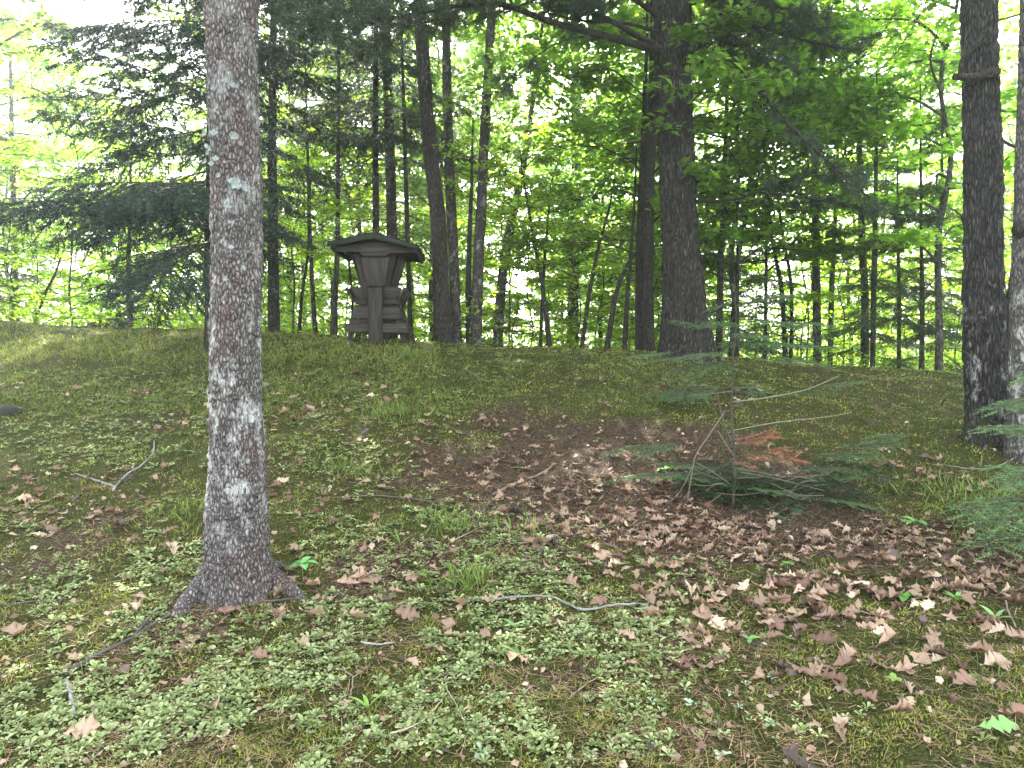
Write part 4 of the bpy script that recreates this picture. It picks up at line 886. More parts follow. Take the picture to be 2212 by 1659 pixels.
for (x_, y_, h_, lab) in [(5.9, 12.2, 5.2, 'young fir at the dark right end of the wood'), (7.3, 12.8, 6.5, 'taller young fir behind the furrowed tree'), (4.6, 13.6, 4.0, 'small fir in the middle of the right wood'),
                          (3.6, 12.0, 2.6, 'little fir low behind the crest right of the pine'), (-10.5, 15, 8.0, 'dark fir at the far left'), (8.8, 11.0, 5.0, 'young fir between and behind the right-hand trunks')]:
    z_ = float(H(x_, y_, False)); rt = thing('fir_tree', lab, 'tree', (x_, y_, z_)); q = np.array([[0, 0, -.1], [.02, 0, h_ * .5], [0, .02, h_]])
    obj('trunk', mesh('trunk', *tube(resample(q, 14), np.linspace(.045, .008, 14), 8)[:2], None, M_BARK_DARK, True), rt)
    whorls(rt, (x_, y_), SPS, z_ + .35, z_ + h_, int(8 * h_), .8, .15, .0)

# pine limbs and their needle tufts
def tuft_mesh(seed, L=.10, n_=46, nw=.0032, A=(.018, .036, .02), B=(.05, .08, .042)):
    rg = np.random.default_rng(seed); d_ = rg.normal(size=(n_, 3)); d_[:, 0] = abs(d_[:, 0]) * 1.0 + .2
    pos = np.stack([rg.uniform(-.10, .02, n_), 0 * d_[:, 0], 0 * d_[:, 0]], -1); tv = np.array([[0, -.5, 0], [0, .5, 0], [1, 0, -.12]])
    return tv, pos, d_, L, nw, A, B
def tufts(points, dirs, L=.10, per=22, nw=.0085, A=(.022, .042, .022), B=(.06, .095, .045)):
    n_ = len(points) * per; pos = np.repeat(points, per, 0) + rng.normal(size=(n_, 3)) * .012; dr = np.repeat(dirs, per, 0)
    pos = pos - dr * rng.random((n_, 1)) * .08
    nd = dr * .8 + rng.normal(size=(n_, 3)) * .7; nd[:, 2] -= .15
    return scatter(np.array([[0, -.5, 0], [0, .5, 0], [1, 0, -.1]]), [np.array([[0, 1, 2]])], pos, frames(nd, rng.normal(size=(n_, 3))), np.stack([L * rng.uniform(.7, 1.1, n_), np.full(n_, nw), np.full(n_, L)], -1), cmix(n_, A, B, .15))
def pine_limb(path, w0, w1, depth, dz, dens=1.0, f0=.35, spread=.5, ntw=26, root_=PINE):
    q = limb(root_, path, w0, w1, depth, M_BARK_DARK, 'limb', dz, 8, .1, 6)
    L = np.linalg.norm(np.diff(q, axis=0), axis=1).sum(); tw, pp, dd_ = [], [], []
    for i in range(int(ntw * dens)):
        f_ = rng.uniform(f0, 1); j = min(len(q) - 2, int(f_ * (len(q) - 1))); t_ = q[j + 1] - q[j]; t_ /= np.linalg.norm(t_)
        sd_ = np.cross(t_, [0, 0, 1]) * rng.choice([-1, 1]); d_ = t_ * .7 + sd_ * rng.uniform(.3, 1.1) + np.array([0, 0, rng.uniform(-.35, .3)]); d_ /= np.linalg.norm(d_)
        l_ = spread * rng.uniform(.5, 1.3); e = q[j] + d_ * l_; tw.append(tube(np.array([q[j], q[j] + d_ * l_ * .5 + [0, 0, .03], e]), [.008, .006, .003], 4, (.06, .05, .04)))
        for k_ in range(7):
            u = .3 + .7 * rng.random(); s2 = d_ + rng.normal(size=3) * .6; s2 /= np.linalg.norm(s2); c0 = q[j] + d_ * l_ * u; c1 = c0 + s2 * rng.uniform(.05, .16)
            tw.append(tube(np.array([c0, (c0 + c1) / 2, c1]), [.004, .003, .002], 3, (.06, .05, .04))); pp.append(c1); dd_.append(s2)
        pp.append(e); dd_.append(d_)
    g_ = join(tw + [tufts(np.array(pp), np.array(dd_))]); V, Fc, C = g_
    o_ = obj('needle_spray', mesh('needle_spray', V - np.array(root_.location), Fc, C, M_NEEDLE), root_)
pine_limb([(1440, 112), (1400, 102), (1300, 76), (1190, 47), (1100, 14), (1020, 8), (920, 25), (800, 50)], .062, .018, 10.4, -1.6, 1.5, .55, .55, 34)
pine_limb([(1430, 105), (1380, 80), (1320, 45), (1250, 10), (1180, -30)], .05, .02, 10.4, -1.0, 1.0, .6, .4)
pine_limb([(1425, 70), (1350, 50), (1260, 45), (1190, 30)], .03, .012, 10.3, -.5, .4, .5, .3)
pine_limb([(1430, 40), (1380, 5), (1320, -30)], .05, .02, 10.4, -.6, .6, .6, .4)
pine_limb([(1290, 72), (1200, 95), (1110, 160), (1080, 185)], .014, .006, 9.9, -.6, .25, .5, .2)
pine_limb([(1485, 95), (1560, 110), (1630, 185), (1700, 265), (1790, 350), (1880, 430)], .045, .012, 10.3, -1.2, .9, .45, .36, 26)
pine_limb([(1485, 60), (1560, 50), (1640, 60), (1750, 90), (1850, 110)], .04, .012, 10.3, -1.0, 1.1, .1, .45, 30)
pine_limb([(1485, 10), (1570, -10), (1660, 10), (1740, 30)], .04, .012, 10.3, -.9, 1.8, .1, .5, 30)
pine_limb([(1480, 120), (1540, 90), (1600, 100), (1680, 130)], .03, .01, 10.3, -.6, 1.2, .15, .4)
pine_limb([(1505, 436), (1590, 430), (1670, 400), (1760, 380), (1850, 385)], .022, .006, 10.4, -.8, .7, .4, .3)
pine_limb([(1640, 415), (1750, 430), (1880, 455), (1990, 470)], .014, .005, 10.0, -.3, .8, .2, .3)
for (pth) in ([(1430, -40), (1300, -120), (1100, -160), (900, -120), (700, -90)], [(1480, -60), (1650, -120), (1850, -160)], [(1450, -150), (1420, -300), (1200, -420)], [(700, -60), (650, 20), (760, 90)], [(900, -100), (800, 0), (640, 60)]):
    pine_limb(pth, .05, .015, 10.4, -1.5, 2.2, .1, .6, 30)


# ------------------------------------------------------------------ the wooden feeder
kx = 11.0 / F / 5.236
fb = P(820, 740, 11.0); FX, FY = fb[0], fb[1]; FZ = float(H(FX, FY, False)) - .01
FD = thing('wildlife_feeder', 'weathered hourglass-shaped timber feeder with low gabled roof on the crest', 'feeder', (FX, FY, FZ), R(2))
def X_(c): return (c - 680) * kx
def Z_(c): return (1450 - c) * kx
def slab(name, quad, y0, th, mat=M_WOOD, axis='y', lab=None, bev=.004):
    """a board: four corners (x,z) at front, given thickness towards the back"""
    q = np.array(quad, float); V = np.concatenate([np.stack([q[:, 0], np.full(4, y0), q[:, 1]], -1), np.stack([q[:, 0], np.full(4, y0 + th), q[:, 1]], -1)])
    if axis == 'x': V = V[:, [1, 0, 2]]
    V = V + rng.normal(size=V.shape) * .0025
    return board(name, V, mat, lab)
def board(name, V, mat=M_WOOD, lab=None):
    V = np.array(V, float); c_ = V.mean(0); f = [[0, 1, 2, 3], [7, 6, 5, 4], [0, 4, 5, 1], [1, 5, 6, 2], [2, 6, 7, 3], [3, 7, 4, 0]]
    # grain runs along local X: turn the mesh so that its longest edge is X
    e = [V[1] - V[0], V[3] - V[0], V[4] - V[0]]; e.sort(key=lambda a: -np.linalg.norm(a)); ax_ = e[0] / np.linalg.norm(e[0]); ay = e[1] - ax_ * (e[1] @ ax_); ay /= np.linalg.norm(ay); az_ = np.cross(ax_, ay)
    B = np.stack([ax_, ay, az_]); L_ = (V - c_) @ B.T
    me_ = mesh(name, L_, [np.array(f)], None, mat); o_ = obj(name, me_, FD)
    M = Matrix([list(ax_) + [0], list(ay) + [0], list(az_) + [0], [0, 0, 0, 1]]).transposed(); o_.matrix_local = Matrix.Translation(c_) @ M
    bv = o_.modifiers.new('bevel', 'BEVEL'); bv.width = .005; bv.segments = 1
    if lab: o_['label'] = lab
    return o_
HD = .40       # half depth of the box
# posts, front and back
for yy in (-HD - .07, HD - .07):
    slab('post', [(X_(606), Z_(1455)), (X_(752), Z_(1455)), (X_(752), Z_(545)), (X_(606), Z_(545))], yy, .14)
for s_, y0 in ((1, -HD - .11), (-1, HD + .07)):
    slab('hopper_front', [(X_(605), Z_(860)), (X_(790), Z_(860)), (X_(850), Z_(545)), (X_(545), Z_(545))], y0, .035)
    slab('gable_board', [(X_(570), Z_(545)), (X_(815), Z_(545)), (X_(850), Z_(500)), (X_(530), Z_(500))], y0 - .04, .04)
    slab('gable_board', [(X_(530), Z_(497)), (X_(850), Z_(497)), (X_(850), Z_(440)), (X_(530), Z_(440))], y0 - .04, .04)
    slab('tie_beam', [(X_(270), Z_(488)), (X_(1110), Z_(500)), (X_(1110), Z_(440)), (X_(270), Z_(430))], y0 + .002, .05)
    slab('gable_board', [(X_(330), Z_(436)), (X_(1020), Z_(446)), (X_(850), Z_(372)), (X_(540), Z_(372))], y0 + .012, .03)
    slab('gable_board', [(X_(545), Z_(368)), (X_(845), Z_(368)), (X_(700), Z_(320)), (X_(680), Z_(320))], y0 + .012, .03)
# hopper corner boards and sloping side slats
for yy, yb in ((-HD, -.15), (HD - .04, .11)):
    for sx in (-1, 1):
        xt, xb = sx * .255, sx * .135
        slab('hopper_board', [(xb - .055, Z_(862)), (xb + .055, Z_(862)), (xt + .055, Z_(495)), (xt - .055, Z_(495))], yy * .9, .04)
for sx in (-1, 1):
    for i in range(4):
        y0, y1 = -.33 + i * .17, -.33 + (i + 1) * .17 - .012; yb0, yb1 = y0 * .75, y1 * .75
        xt, xb = sx * .33, sx * .20
        V = [[xb, yb0, Z_(862)], [xb, yb1, Z_(862)], [xt, y1, Z_(495)], [xt, y0, Z_(495)]]; V += [[a + sx * .03, b, c] for a, b, c in V]
        board('slat', V)
# trough: flared boards
for s_ in (-1, 1):
    yo, yi = s_ * (HD + .03), s_ * (HD - .06)
    for (c0, c1, t0, t1) in ((455, 600, 415, 600), (757, 935, 757, 965)):
        V = [[X_(c0), yi, Z_(985)], [X_(c1), yi, Z_(985)], [X_(t1), yo, Z_(862)], [X_(t0), yo, Z_(855)]]; V += [[a, b - s_ * .035, c] for a, b, c in V]; board('trough_board', V)
        V = [[X_(c0) + .01, yi + s_ * .01, Z_(1043)], [X_(c1), yi + s_ * .01, Z_(1043)], [X_(c1), yi + s_ * .01, Z_(989)], [X_(c0), yi + s_ * .01, Z_(989)]]; V += [[a, b - s_ * .04, c] for a, b, c in V]; board('trough_rail', V)
for sx in (-1, 1):
    V = [[sx * .30, -HD + .05, Z_(1010)], [sx * .30, HD - .05, Z_(1010)], [sx * .395, HD + .02, Z_(865)], [sx * .395, -HD - .02, Z_(865)]]; V += [[a + sx * .035, b, c - .01] for a, b, c in V]; board('trough_end', V)
V = [[-.29, -HD + .08, Z_(1035)], [.29, -HD + .08, Z_(1035)], [.29, HD - .08, Z_(1035)], [-.29, HD - .08, Z_(1035)]]; V += [[a, b, c + .03] for a, b, c in V]; board('trough_floor', V)
# stepped planks of the base, front and back
for s_ in (-1, 1):
    for (xa, xb, ta, tb, zb, zt, yb, yt, nm) in ((410, 980, 455, 930, 1190, 1055, .33, .29, 'plank'), (372, 1010, 395, 985, 1248, 1200, .30, .28, 'plank'), (345, 1035, 362, 1010, 1345, 1256, .40, .38, 'plank')):
        V = [[X_(xa), s_ * yb, Z_(zb)], [X_(xb), s_ * yb, Z_(zb + 12)], [X_(tb), s_ * yt, Z_(zt)], [X_(ta), s_ * yt, Z_(zt - 4)]]
        if nm == 'plank' and zb == 1248: V = [[X_(xa), s_ * yb, Z_(zb)], [X_(585), s_ * yb, Z_(zb)], [X_(585), s_ * yt, Z_(zt)], [X_(ta), s_ * yt, Z_(zt)]]
        V += [[a, b - s_ * (.04 if zb != 1345 else .09), c] for a, b, c in V]; board(nm, V)
    for sx in (-1, 1):
        V = [[sx * .44, s_ * .33, Z_(1470)], [sx * .36, s_ * .33, Z_(1470)], [sx * .22, s_ * .25, Z_(1045)], [sx * .30, s_ * .25, Z_(1045)]]; V += [[a, b - s_ * .045, c] for a, b, c in V]; board('leg', V)
V, Fc, C = tube(resample([[X_(925), -.30, Z_(1030)], [X_(1010), -.36, Z_(1230)], [X_(1105), -.42, Z_(1475)]], 10), .020, 8, (.07, .06, .05), .1)
obj('brace_pole', mesh('brace_pole', V, Fc, C, M_BARK_DARK, True), FD)
# roof: two slopes of shingle courses over boards, with rake boards at the ends
RY = .62
for sx, xe, ze in ((-1, X_(215), Z_(405)), (1, X_(1150), Z_(430))):
    xr, zr = X_(690), Z_(300)
    V = [[xe, -RY, ze - .012], [xe, RY, ze - .012], [xr, RY, zr - .012], [xr, -RY, zr - .012]]; V += [[a, b, c - .022] for a, b, c in V]; board('roof_board', V, M_ROOF)
    nx_ = 5
    for i in range(nx_):
        for j in range(8):
            t0, t1 = i / nx_, (i + 1) / nx_ + .03; ya = -RY - .02 + j * (2 * RY + .04) / 8 + .004 + rng.normal() * .003; yb = -RY - .02 + (j + 1) * (2 * RY + .04) / 8 - .004
            lo = .020 + rng.normal() * .002; pa = (xe + (xr - xe) * (t0 - .02), ze + (zr - ze) * (t0 - .02) + lo); pb = (xe + (xr - xe) * min(t1, 1), ze + (zr - ze) * min(t1, 1) + .004)
            V = [[pa[0], ya, pa[1]], [pa[0], yb, pa[1]], [pb[0], yb, pb[1]], [pb[0], ya, pb[1]]]; V += [[a, b, c - .010] for a, b, c in V]; board('shingle', V, M_ROOF)
    for y_ in (-RY - .035, RY + .005):
        V = [[xe - sx * -.01, y_, ze - .062], [xr, y_, zr - .085], [xr, y_, zr - .008], [xe + sx * .01, y_, ze - .004]]; V += [[a, b + .03, c] for a, b, c in V]; board('rake_board', V, M_ROOF)
    V = [[xe - .02 * sx, -RY, ze - .10], [xe - .02 * sx, RY, ze - .10], [xe - .02 * sx, RY, ze - .02], [xe - .02 * sx, -RY, ze - .02]]; V += [[a - sx * .035, b, c] for a, b, c in V]; board('fascia_board', V, M_WOOD)

# ------------------------------------------------------------------ foreground fir sapling, cut boughs, right-edge fir
fb_ = at1(1583, 1092); dS = fb_[1]
SF = thing('fir_sapling', 'spindly young fir with bare lower twigs in front of the pine', 'sapling', fb_)
sp = np.array([P(1583, 1100, dS), P(1584, 1000, dS), P(1582, 900, dS), P(1584, 800, dS), P(1586, 720, dS), P(1588, 640, dS)]); q = resample(sp, 30); q[:, 0] += .010 * np.sin(np.linspace(0, 9, 30)) + rng.normal(size=30) * .002
obj('trunk', mesh('trunk', *tube(q - fb_, np.linspace(.012, .003, 30), 8, (.12, .12, .09), .25)[:2], tube(q - fb_, np.linspace(.012, .003, 30), 8, (.075, .07, .055))[2], M_STICK, True), SF)
def spray(root_, me_, p, az, pitch, s_, nm='bough', roll=0.):
    o_ = obj(nm, me_, root_, np.array(p) - np.array(root_.location)); o_.rotation_mode = 'ZYX'; o_.rotation_euler = (roll, -pitch, az); o_.scale = (s_,) * 3; return o_
def twig(root_, path, w0, w1, d0, d1, col, nm='twig'):
    p_ = np.array([P(a, b, d0 + (d1 - d0) * i / (len(path) - 1)) for i, (a, b) in enumerate(path)]); V, Fc, C = tube(resample(p_, len(path) * 4) - np.array(root_.location), np.linspace(w0, w1, len(path) * 4), 6, col, .2)
    obj(nm, mesh(nm, V, Fc, C, M_STICK, True), root_); return p_[-1]
LT = (.16, .14, .115); DK = (.13, .12, .10)
e = twig(SF, [(1583, 868), (1650, 860), (1740, 842), (1812, 812)], .006, .003, dS, dS - .3, (.22, .24, .16)); 
for (px, py, az, pt, s_, k_, dd_) in [(1700, 850, -.2, .15, .45, 0, -.1), (1760, 838, -.1, .25, .5, 1, -.25), (1590, 700, 2.6, -.1, .5, 0, 0), (1588, 690, -.2, .0, .75, 1, 0), (1586, 660, .5, .3, .45, 2, 0), (1588, 650, 2.9, .2, .35, 0, 0),
        (1586, 740, .1, .05, .85, 1, 0), (1584, 760, -2.8, .0, .75, 2, 0), (1584, 790, -2.4, -.1, .65, 0, 0), (1584, 780, 3.3, .05, .8, 1, 0), (1584, 820, -.6, -.2, .4, 2, 0), (1583, 810, 2.2, .05, .6, 1, 0),
        (1430, 690, .1, -.05, .42, 0, -.2), (1500, 770, 3.0, 0, .55, 2, -.2), (1588, 720, -1.2, .0, .6, 0, 0), (1588, 735, 1.2, .0, .6, 1, 0)]:
    spray(SF, (FIRB + FIRG[:0])[k_], P(px, py, dS + dd_), az, pt, s_)
for pth, a, b, c in [([(1583, 845), (1540, 850), (1490, 855)], .004, .002, DK), ([(1583, 960), (1560, 900), (1550, 840), (1557, 800)], .003, .002, DK), ([(1583, 880), (1620, 850), (1650, 800), (1662, 760)], .004, .002, DK),
                     ([(1583, 930), (1680, 912), (1790, 900), (1840, 890)], .004, .002, (.25, .27, .15)), ([(1565, 890), (1535, 935), (1505, 980), (1497, 1010), (1484, 1085)], .005, .003, LT), ([(1600, 1020), (1680, 1035), (1780, 1060)], .004, .002, LT),
                     ([(1583, 1010), (1640, 1020), (1700, 1030), (1790, 1025)], .004, .002, LT), ([(1550, 930), (1585, 985)], .003, .002, LT), ([(1497, 1005), (1470, 1060), (1440, 1090)], .003, .002, LT), ([(1583, 1050), (1540, 1020), (1505, 1000)], .004, .003, LT)]:
    twig(SF, pth, a, b, dS, dS - .15, c)
for i in range(15):
    px = rng.uniform(1450, 1790); py = 1075 - rng.random() * 60; a_ = rng.uniform(-.5, .5); L_ = rng.uniform(40, 120) * rng.choice([-1, 1])
    twig(SF, [(px, py), (px + L_ * .5, py - abs(L_) * a_ * .4 + rng.normal() * 6), (px + L_, py - abs(L_) * a_ + rng.normal() * 6)], .0035, .0015, dS - .05, dS - .25, [LT, DK, (.17, .13, .10)][i % 3])
for (px, py, az, pt, s_, k_, dd_) in [(1500, 695, .2, .05, .6, 0, .1), (1470, 760, 3.0, .0, .6, 1, 0), (1640, 640, .3, .1, .55, 2, .1), (1660, 700, 0, .1, .7, 0, 0), (1700, 745, -.3, .05, .6, 1, .1), (1540, 810, 3.0, .0, .6, 2, 0), (1640, 770, -.1, 0, .7, 0, -.1), (1420, 960, 2.9, .1, .6, 1, -.2), (1480, 955, 3.4, .1, .6, 2, -.2), (1740, 985, -.1, .15, .8, 0, -.1), (1800, 970, .1, .2, .8, 1, -.15), (1850, 955, .2, .25, .6, 2, -.2)]:
    spray(SF, FIRB[k_], P(px, py, dS + dd_), az, pt, s_)
# orange dead sprays on it
ORG = bough(61, .36, -.05, 12, .4, 26, .030, .003, (.30, .11, .06), (.50, .22, .13), .1, wr=.004); ORG.name = 'dead_spray'; ORG.materials[0] = M_DRY
for (px, py, az, pt, s_, dd_) in [(1575, 955, .1, .15, .85, -.1), (1615, 948, .25, .25, .55, -.12), (1660, 965, .2, -.4, .6, -.15), (1600, 985, -.3, 0, .5, -.1), (1640, 975, -.1, .1, .5, -.2), (1590, 1000, .6, -.2, .45, -.15), (1700, 985, -.6, -.3, .4, -.2)]:
    spray(SF, ORG, P(px, py, dS + dd_), az, pt, s_, 'dead_spray')
# hanging bunches of dead pine needles
def needle_bunch(L, n_, A=(.15, .07, .045), B=(.36, .19, .13), fan=.20):
    d_ = rng.normal(size=(n_, 3)) * fan; d_[:, 2] = -1; pos = rng.normal(size=(n_, 3)) * .008
    return mesh('needle_bunch', *scatter(np.array([[0, -.5, 0], [0, .5, 0], [1, .3, .04], [1, -.3, .04]]), [np.array([[0, 1, 2, 3]])], pos, frames(d_, rng.normal(size=(n_, 3))), np.stack([L * rng.uniform(.6, 1.1, n_), np.full(n_, .0022), np.full(n_, L)], -1), cmix(n_, A, B, .15)), M_DRY)
NB = [needle_bunch(.17, 90), needle_bunch(.15, 70, fan=.26)]; NBD = [needle_bunch(.15, 60, (.09, .055, .04), (.24, .16, .11), .35), needle_bunch(.13, 50, (.09, .055, .04), (.24, .16, .11), .42)]
for i, (px, py, s_, lab) in enumerate([(1545, 1005, 1.0, 'reddish bunch of dead pine needles left of the fir sapling stem'), (1560, 1000, .9, 'second reddish needle bunch touching the fir sapling stem'), (1630, 1010, .9, 'rusty needle bunch hanging right of the fir sapling'),
        (1685, 975, .8, 'dark red needle bunch farthest right on the cut boughs'), (1490, 1060, .6, 'small rusty needle bunch left in the cut boughs'), (1522, 1090, .6, 'rusty needle bunch low in front of cut boughs'),
        (1890, 865, .9, 'tan bunch of dead needles on the slope left of the furrowed tree'), (1925, 900, .8, 'brown needle bunch below the tan one'), (1870, 900, .8, 'brown needle bunch left of the others on the slope'),
        (1200, 880, .9, 'dull brown needle bunch in the needle litter above centre'), (1340, 905, .9, 'brown needle bunch right of centre in the litter'), (1310, 960, 1., 'large brown needle bunch in the middle of the litter'), (1250, 1010, .8, 'brown needle bunch above the brown stick'), (1480, 900, .9, 'brown needle bunch left above the cut boughs'), (1500, 930, .8, 'brown needle bunch just left of the white twig')]):
    g0 = at1(px, py + 25); p_ = g0 + np.array([0, 0, .085 * s_ + .02]); o_ = obj('needle_bunch', (NB if i < 6 else NBD)[i % 2], None, p_); o_.rotation_euler = (rng.normal() * .5 - .35, rng.normal() * .6, rng.random() * 6); o_.scale = (s_,) * 3
    tag(o_, lab, 'pine needles', 'bunches of dead pine needles')
    if i >= 6: o_.rotation_euler = (-.75 + .3 * rng.normal(), rng.normal() * .5, rng.random() * 2); o_.location[2] = g0[2] + .075
# the heap of cut fir boughs
DKF = [bough(s + 31, .62, .10, 18, .42, 26, .022, .0048, (.014, .034, .012), (.055, .095, .03), .15, wr=.005) for s in range(2)]
hb = at1(1650, 1085)
for i in range(40):
    px = rng.uniform(1440, 1830); py = 1075 + rng.normal() * 16 - (20 if px < 1560 else 0); az = rng.uniform(-.8, .8) + (math.pi if rng.random() < .5 else 0); s_ = rng.uniform(.65, 1.0)
    p_ = at1(px, py); k_ = px > 1690; lift = .03 + rng.random() * (.26 if k_ else .16)
    o_ = obj('cut_bough', (DKF + FIRB[:1])[i % 3], None, p_ + np.array([-.22 * math.cos(az) * s_, -.2 * math.sin(az) * s_, lift])); o_.rotation_mode = 'ZYX'; o_.rotation_euler = (rng.normal() * .3, .10 * rng.normal() + .05, az); o_.scale = (s_,) * 3
    tag(o_, ['dark green cut fir bough in the heap round the sapling', 'dark green cut fir bough at the right end of the heap'][k_], 'bough', ['cut fir boughs round the sapling', 'cut fir boughs at the right end of the heap'][k_])
# fir at the foot of the pine, low green spray
e_ = P(1500, 782, 8.3); PF = thing('low_fir', 'low green fir spray on the crest at the foot of the pine', 'sapling', (e_[0], e_[1], float(H(e_[0], e_[1]))))
for i in range(14): spray(PF, FIRB[i % 3], np.array(PF.location) + [rng.normal() * .18, rng.normal() * .1, .03 + .08 * rng.random()], rng.random() * 6.28, .1, rng.uniform(.8, 1.1), 'bough')
# young fir cut by the right edge
rx_ = at1(2290, 1180); RF = thing('young_fir', 'bright green young fir reaching in from the right edge', 'sapling', rx_)
obj('trunk', mesh('trunk', *tube(np.array([[0, 0, 0], [.02, 0, .6], [.0, 0, 1.35]]), [.018, .013, .005], 8, (.14, .12, .1)), M_STICK), RF)
for (dz_, az, s_, pt, k_) in [(1.02, 3.15, .62, .12, 0), (.97, 3.5, .5, .05, 1), (.80, 2.95, .6, -.05, 0), (.76, 3.3, .5, -.1, 1), (.52, 3.3, .62, .1, 1), (.46, 3.7, .6, .0, 0), (.34, 3.0, .8, .08, 0), (.28, 3.5, .8, .0, 1), (.2, 3.1, .7, .0, 1), (.1, 3.4, .8, .0, 0), (1.2, 3.5, .5, .2, 1), (.7, 4.4, .7, 0, 1), (.5, 1.2, .8, 0, 0), (.7, .2, .7, 0, 1)]:
    spray(RF, (FIRG + FIRB)[k_], rx_ + np.array([0, 0, dz_]), az, pt, s_ * 1.25)

# ------------------------------------------------------------------ log, brush pile, dark stone
lg = P(240, 716, 13.0); lz = float(H(lg[0], lg[1], False)); LG = thing('rotten_log', 'dark rotten log lying in grass at the left crest', 'log', (lg[0], lg[1], lz))
V, Fc, C = tube(resample([[-.42, .1, .10], [-.1, 0, .13], [.2, -.05, .12], [.36, -.08, .12]], 24), np.interp(np.linspace(0, 1, 24), [0, .5, 1], [.07, .10, .13]), 18, (.06, .05, .04), .12, 7)
obj('trunk', mesh('trunk', V, Fc, C, M_BARK_DARK, True), LG)
V, Fc, C = tube([[.34, -.08, .12], [.375, -.085, .12]], [.115, .10], 18, (.2, .16, .12), .1, 8); obj('cut_face', mesh('cut_face', V, Fc, C, M_STICK), LG)
br = at1(2030, 790); BP = thing('brush_pile', 'dark heap of dead branches on the crest left of furrowed tree', 'brush pile', br)
for i in range(34):
    a_ = rng.normal() * .35 + (0 if i % 2 else .4); L = rng.uniform(.5, 1.3); c0 = np.array([rng.normal() * .5, rng.normal() * .2 + .4, .02 + .14 * rng.random()]); d_ = np.array([math.cos(a_), math.sin(a_) * .5, rng.normal() * .12])
    obj('branch', mesh('branch', *tube(resample([c0 - d_ * L / 2, c0 + rng.normal(size=3) * .03, c0 + d_ * L / 2], 8), np.linspace(.014, .005, 8) * rng.uniform(.6, 1.3), 5, (.07, .055, .045), .2), M_STICK), BP)
def rock(name, p, r_, col, lab, seed):
    rg = np.random.default_rng(seed); V = []; nU, nV = 16, 9
    for j in range(nV):
        for i in range(nU):
            ph = math.pi * j / (nV - 1); th = 2 * math.pi * i / nU; q_ = np.array([math.sin(ph) * math.cos(th), math.sin(ph) * math.sin(th) * .7, math.cos(ph) * .6]); V.append(q_ * r_ * (1 + .3 * (vnoise(q_[0] * 2 + 5 + seed, q_[1] * 2 + q_[2] * 3 + 5, 60) - .5)))
    f = [[j * nU + i, (j + 1) * nU + i, (j + 1) * nU + (i + 1) % nU, j * nU + (i + 1) % nU] for j in range(nV - 1) for i in range(nU)]
    o_ = obj(name, mesh(name, np.array(V), [np.array(f)], np.tile(col, (len(V), 1)) * (1 + .2 * rg.normal(size=(len(V), 1))), M_STICK, True), None, p); tag(o_, lab, 'stone'); return o_
rock('stone', at1(22, 895) + np.array([0, 0, .02]), .12, (.035, .035, .03), 'dark mossy stone at the left edge', 1)
rock('stone', at1(572, 838) + np.array([0, 0, .01]), .06, (.16, .16, .15), 'small grey stone on the slope just right of the trunk', 2)
rock('stone', at1(1555, 757 + 20), .07, (.14, .10, .08), 'brown stone on the crest at the foot of the pine', 4)
V, Fc = OAK[5]
# small dead needle cluster, leafy sprig before the right-leaning trunk
sg = P(1020, 735, 11.6); SG = thing('leafy_sprig', 'small sunlit vine-like sprig in front of the right-leaning trunk', 'plant', (sg[0], sg[1], float(H(sg[0], sg[1]))))
V, Fc, C = tube(resample([[0, 0, 0], [.02, 0, .25], [-.02, 0, .5], [.03, 0, .7]], 12), np.linspace(.005, .002, 12), 5, (.1, .1, .05)); obj('stem', mesh('stem', V, Fc, C, M_STICK), SG)
tt = rng.random(46); g = leaves_at(np.stack([.10 * rng.normal(size=46), .08 * rng.normal(size=46), .05 + .7 * tt], -1), .075, OVAL, (.14, .2, .03), (.25, .28, .05), tilt=.8); obj('leaves', mesh('leaves', *g, M_SHRUB), SG)
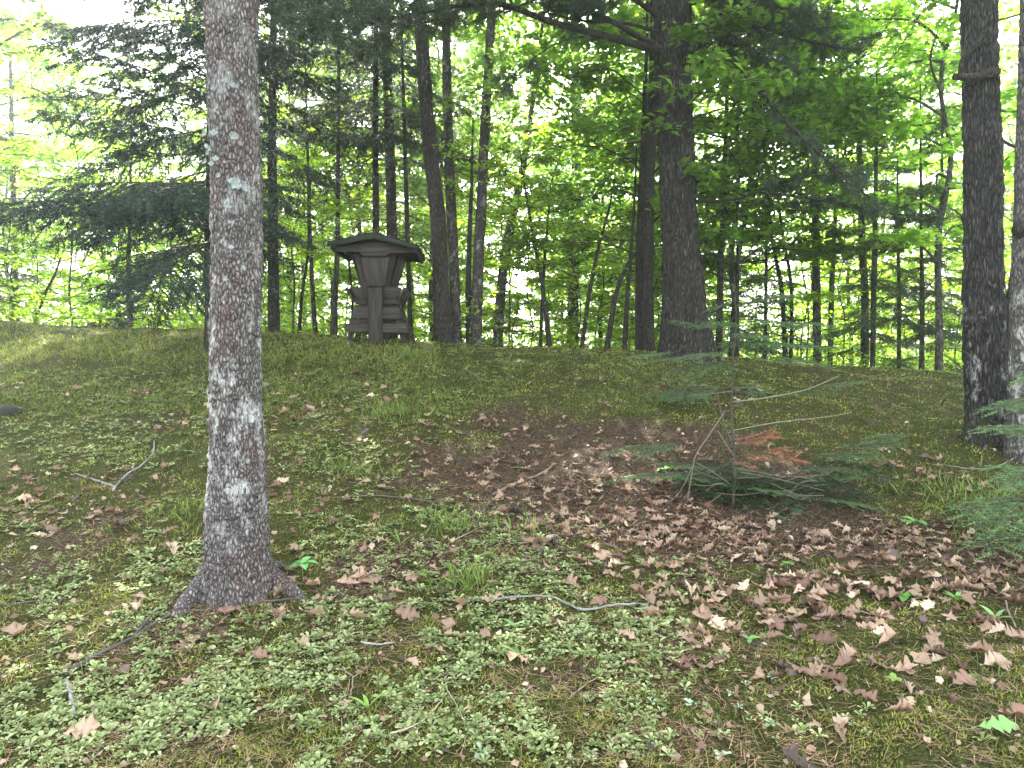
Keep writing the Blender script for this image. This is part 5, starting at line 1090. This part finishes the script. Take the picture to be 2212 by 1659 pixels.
# ------------------------------------------------------------------ the thin morning haze under the trees
m, t, out = newmat('haze_air')
pv = t.nodes.new('ShaderNodeVolumePrincipled'); pv.inputs['Color'].default_value = (.90, .95, 1.0, 1); pv.inputs['Density'].default_value = HAZE; pv.inputs['Anisotropy'].default_value = .65
t.links.new(pv.outputs[0], out.inputs['Volume'])
bxv = np.array([[x_, y_, z_] for x_ in (-95, 95) for y_ in (-12, 110) for z_ in (-6, 24)], float)
bf = np.array([[0, 1, 3, 2], [4, 6, 7, 5], [0, 4, 5, 1], [2, 3, 7, 6], [0, 2, 6, 4], [1, 5, 7, 3]])
tag(obj('haze', mesh('haze', bxv, [bf], None, m)), 'thin pale haze under the trees', 'haze', kind='stuff')
# trees of the wood: say between which landmarks each is seen
LMK = [(240, 'the rotten log'), (510, 'the lichened trunk'), (660, 'the crooked thin stem'), (825, 'the feeder'), (940, 'the dark leaning trunk'), (1040, 'the right-leaning trunk'), (1165, 'the crossed saplings'),
       (1300, 'the bent stem'), (1390, 'the double trunk'), (1475, 'the pine'), (1560, 'the first stem past the pine'), (1700, 'the forked stem'), (1868, 'the twin-stemmed dark trunk'), (1990, 'the slim firs'), (2120, 'the furrowed tree')]
slots = {}
for o in list(S.objects):
    g_ = o.get('group')
    if o.parent is None and g_ and (g_.startswith('trees ') or g_.startswith('tall trees') or g_.startswith('saplings') or g_.startswith('sunlit beech')):
        px, py = topix(np.array([o.location[0]]), np.array([o.location[1]]), np.array([o.location[2]])); px = float(px[0]); k = sum(px > a for a, b in LMK)
        slots.setdefault((g_, k), []).append((o.location[1], o))
ORD = ['nearest', 'second nearest', 'third nearest', 'fourth nearest', 'fifth nearest', 'sixth nearest', 'seventh nearest', 'eighth nearest', 'ninth nearest', 'tenth nearest', 'eleventh nearest', 'twelfth nearest']
for (g_, k), l_ in slots.items():
    l_.sort(key=lambda a: a[0])
    what = 'tall wood tree' if g_.startswith('tall') else 'green maple' if g_.startswith('trees beyond') else 'leafy thicket tree' if g_.startswith('trees') else 'sunlit beech sapling' if g_.startswith('sunlit') else 'leafy sapling'
    where = 'left of ' + LMK[0][1] if k == 0 else 'right of ' + LMK[-1][1] if k == len(LMK) else 'between %s and %s' % (LMK[k - 1][1], LMK[k][1])
    for i, (y_, o) in enumerate(l_): o['label'] = (('only ' if len(l_) == 1 else ORD[min(i, 11)] + ' ') + what + ' ' + where)
print('TRIS', sum(len(m.polygons) for m in bpy.data.meshes))
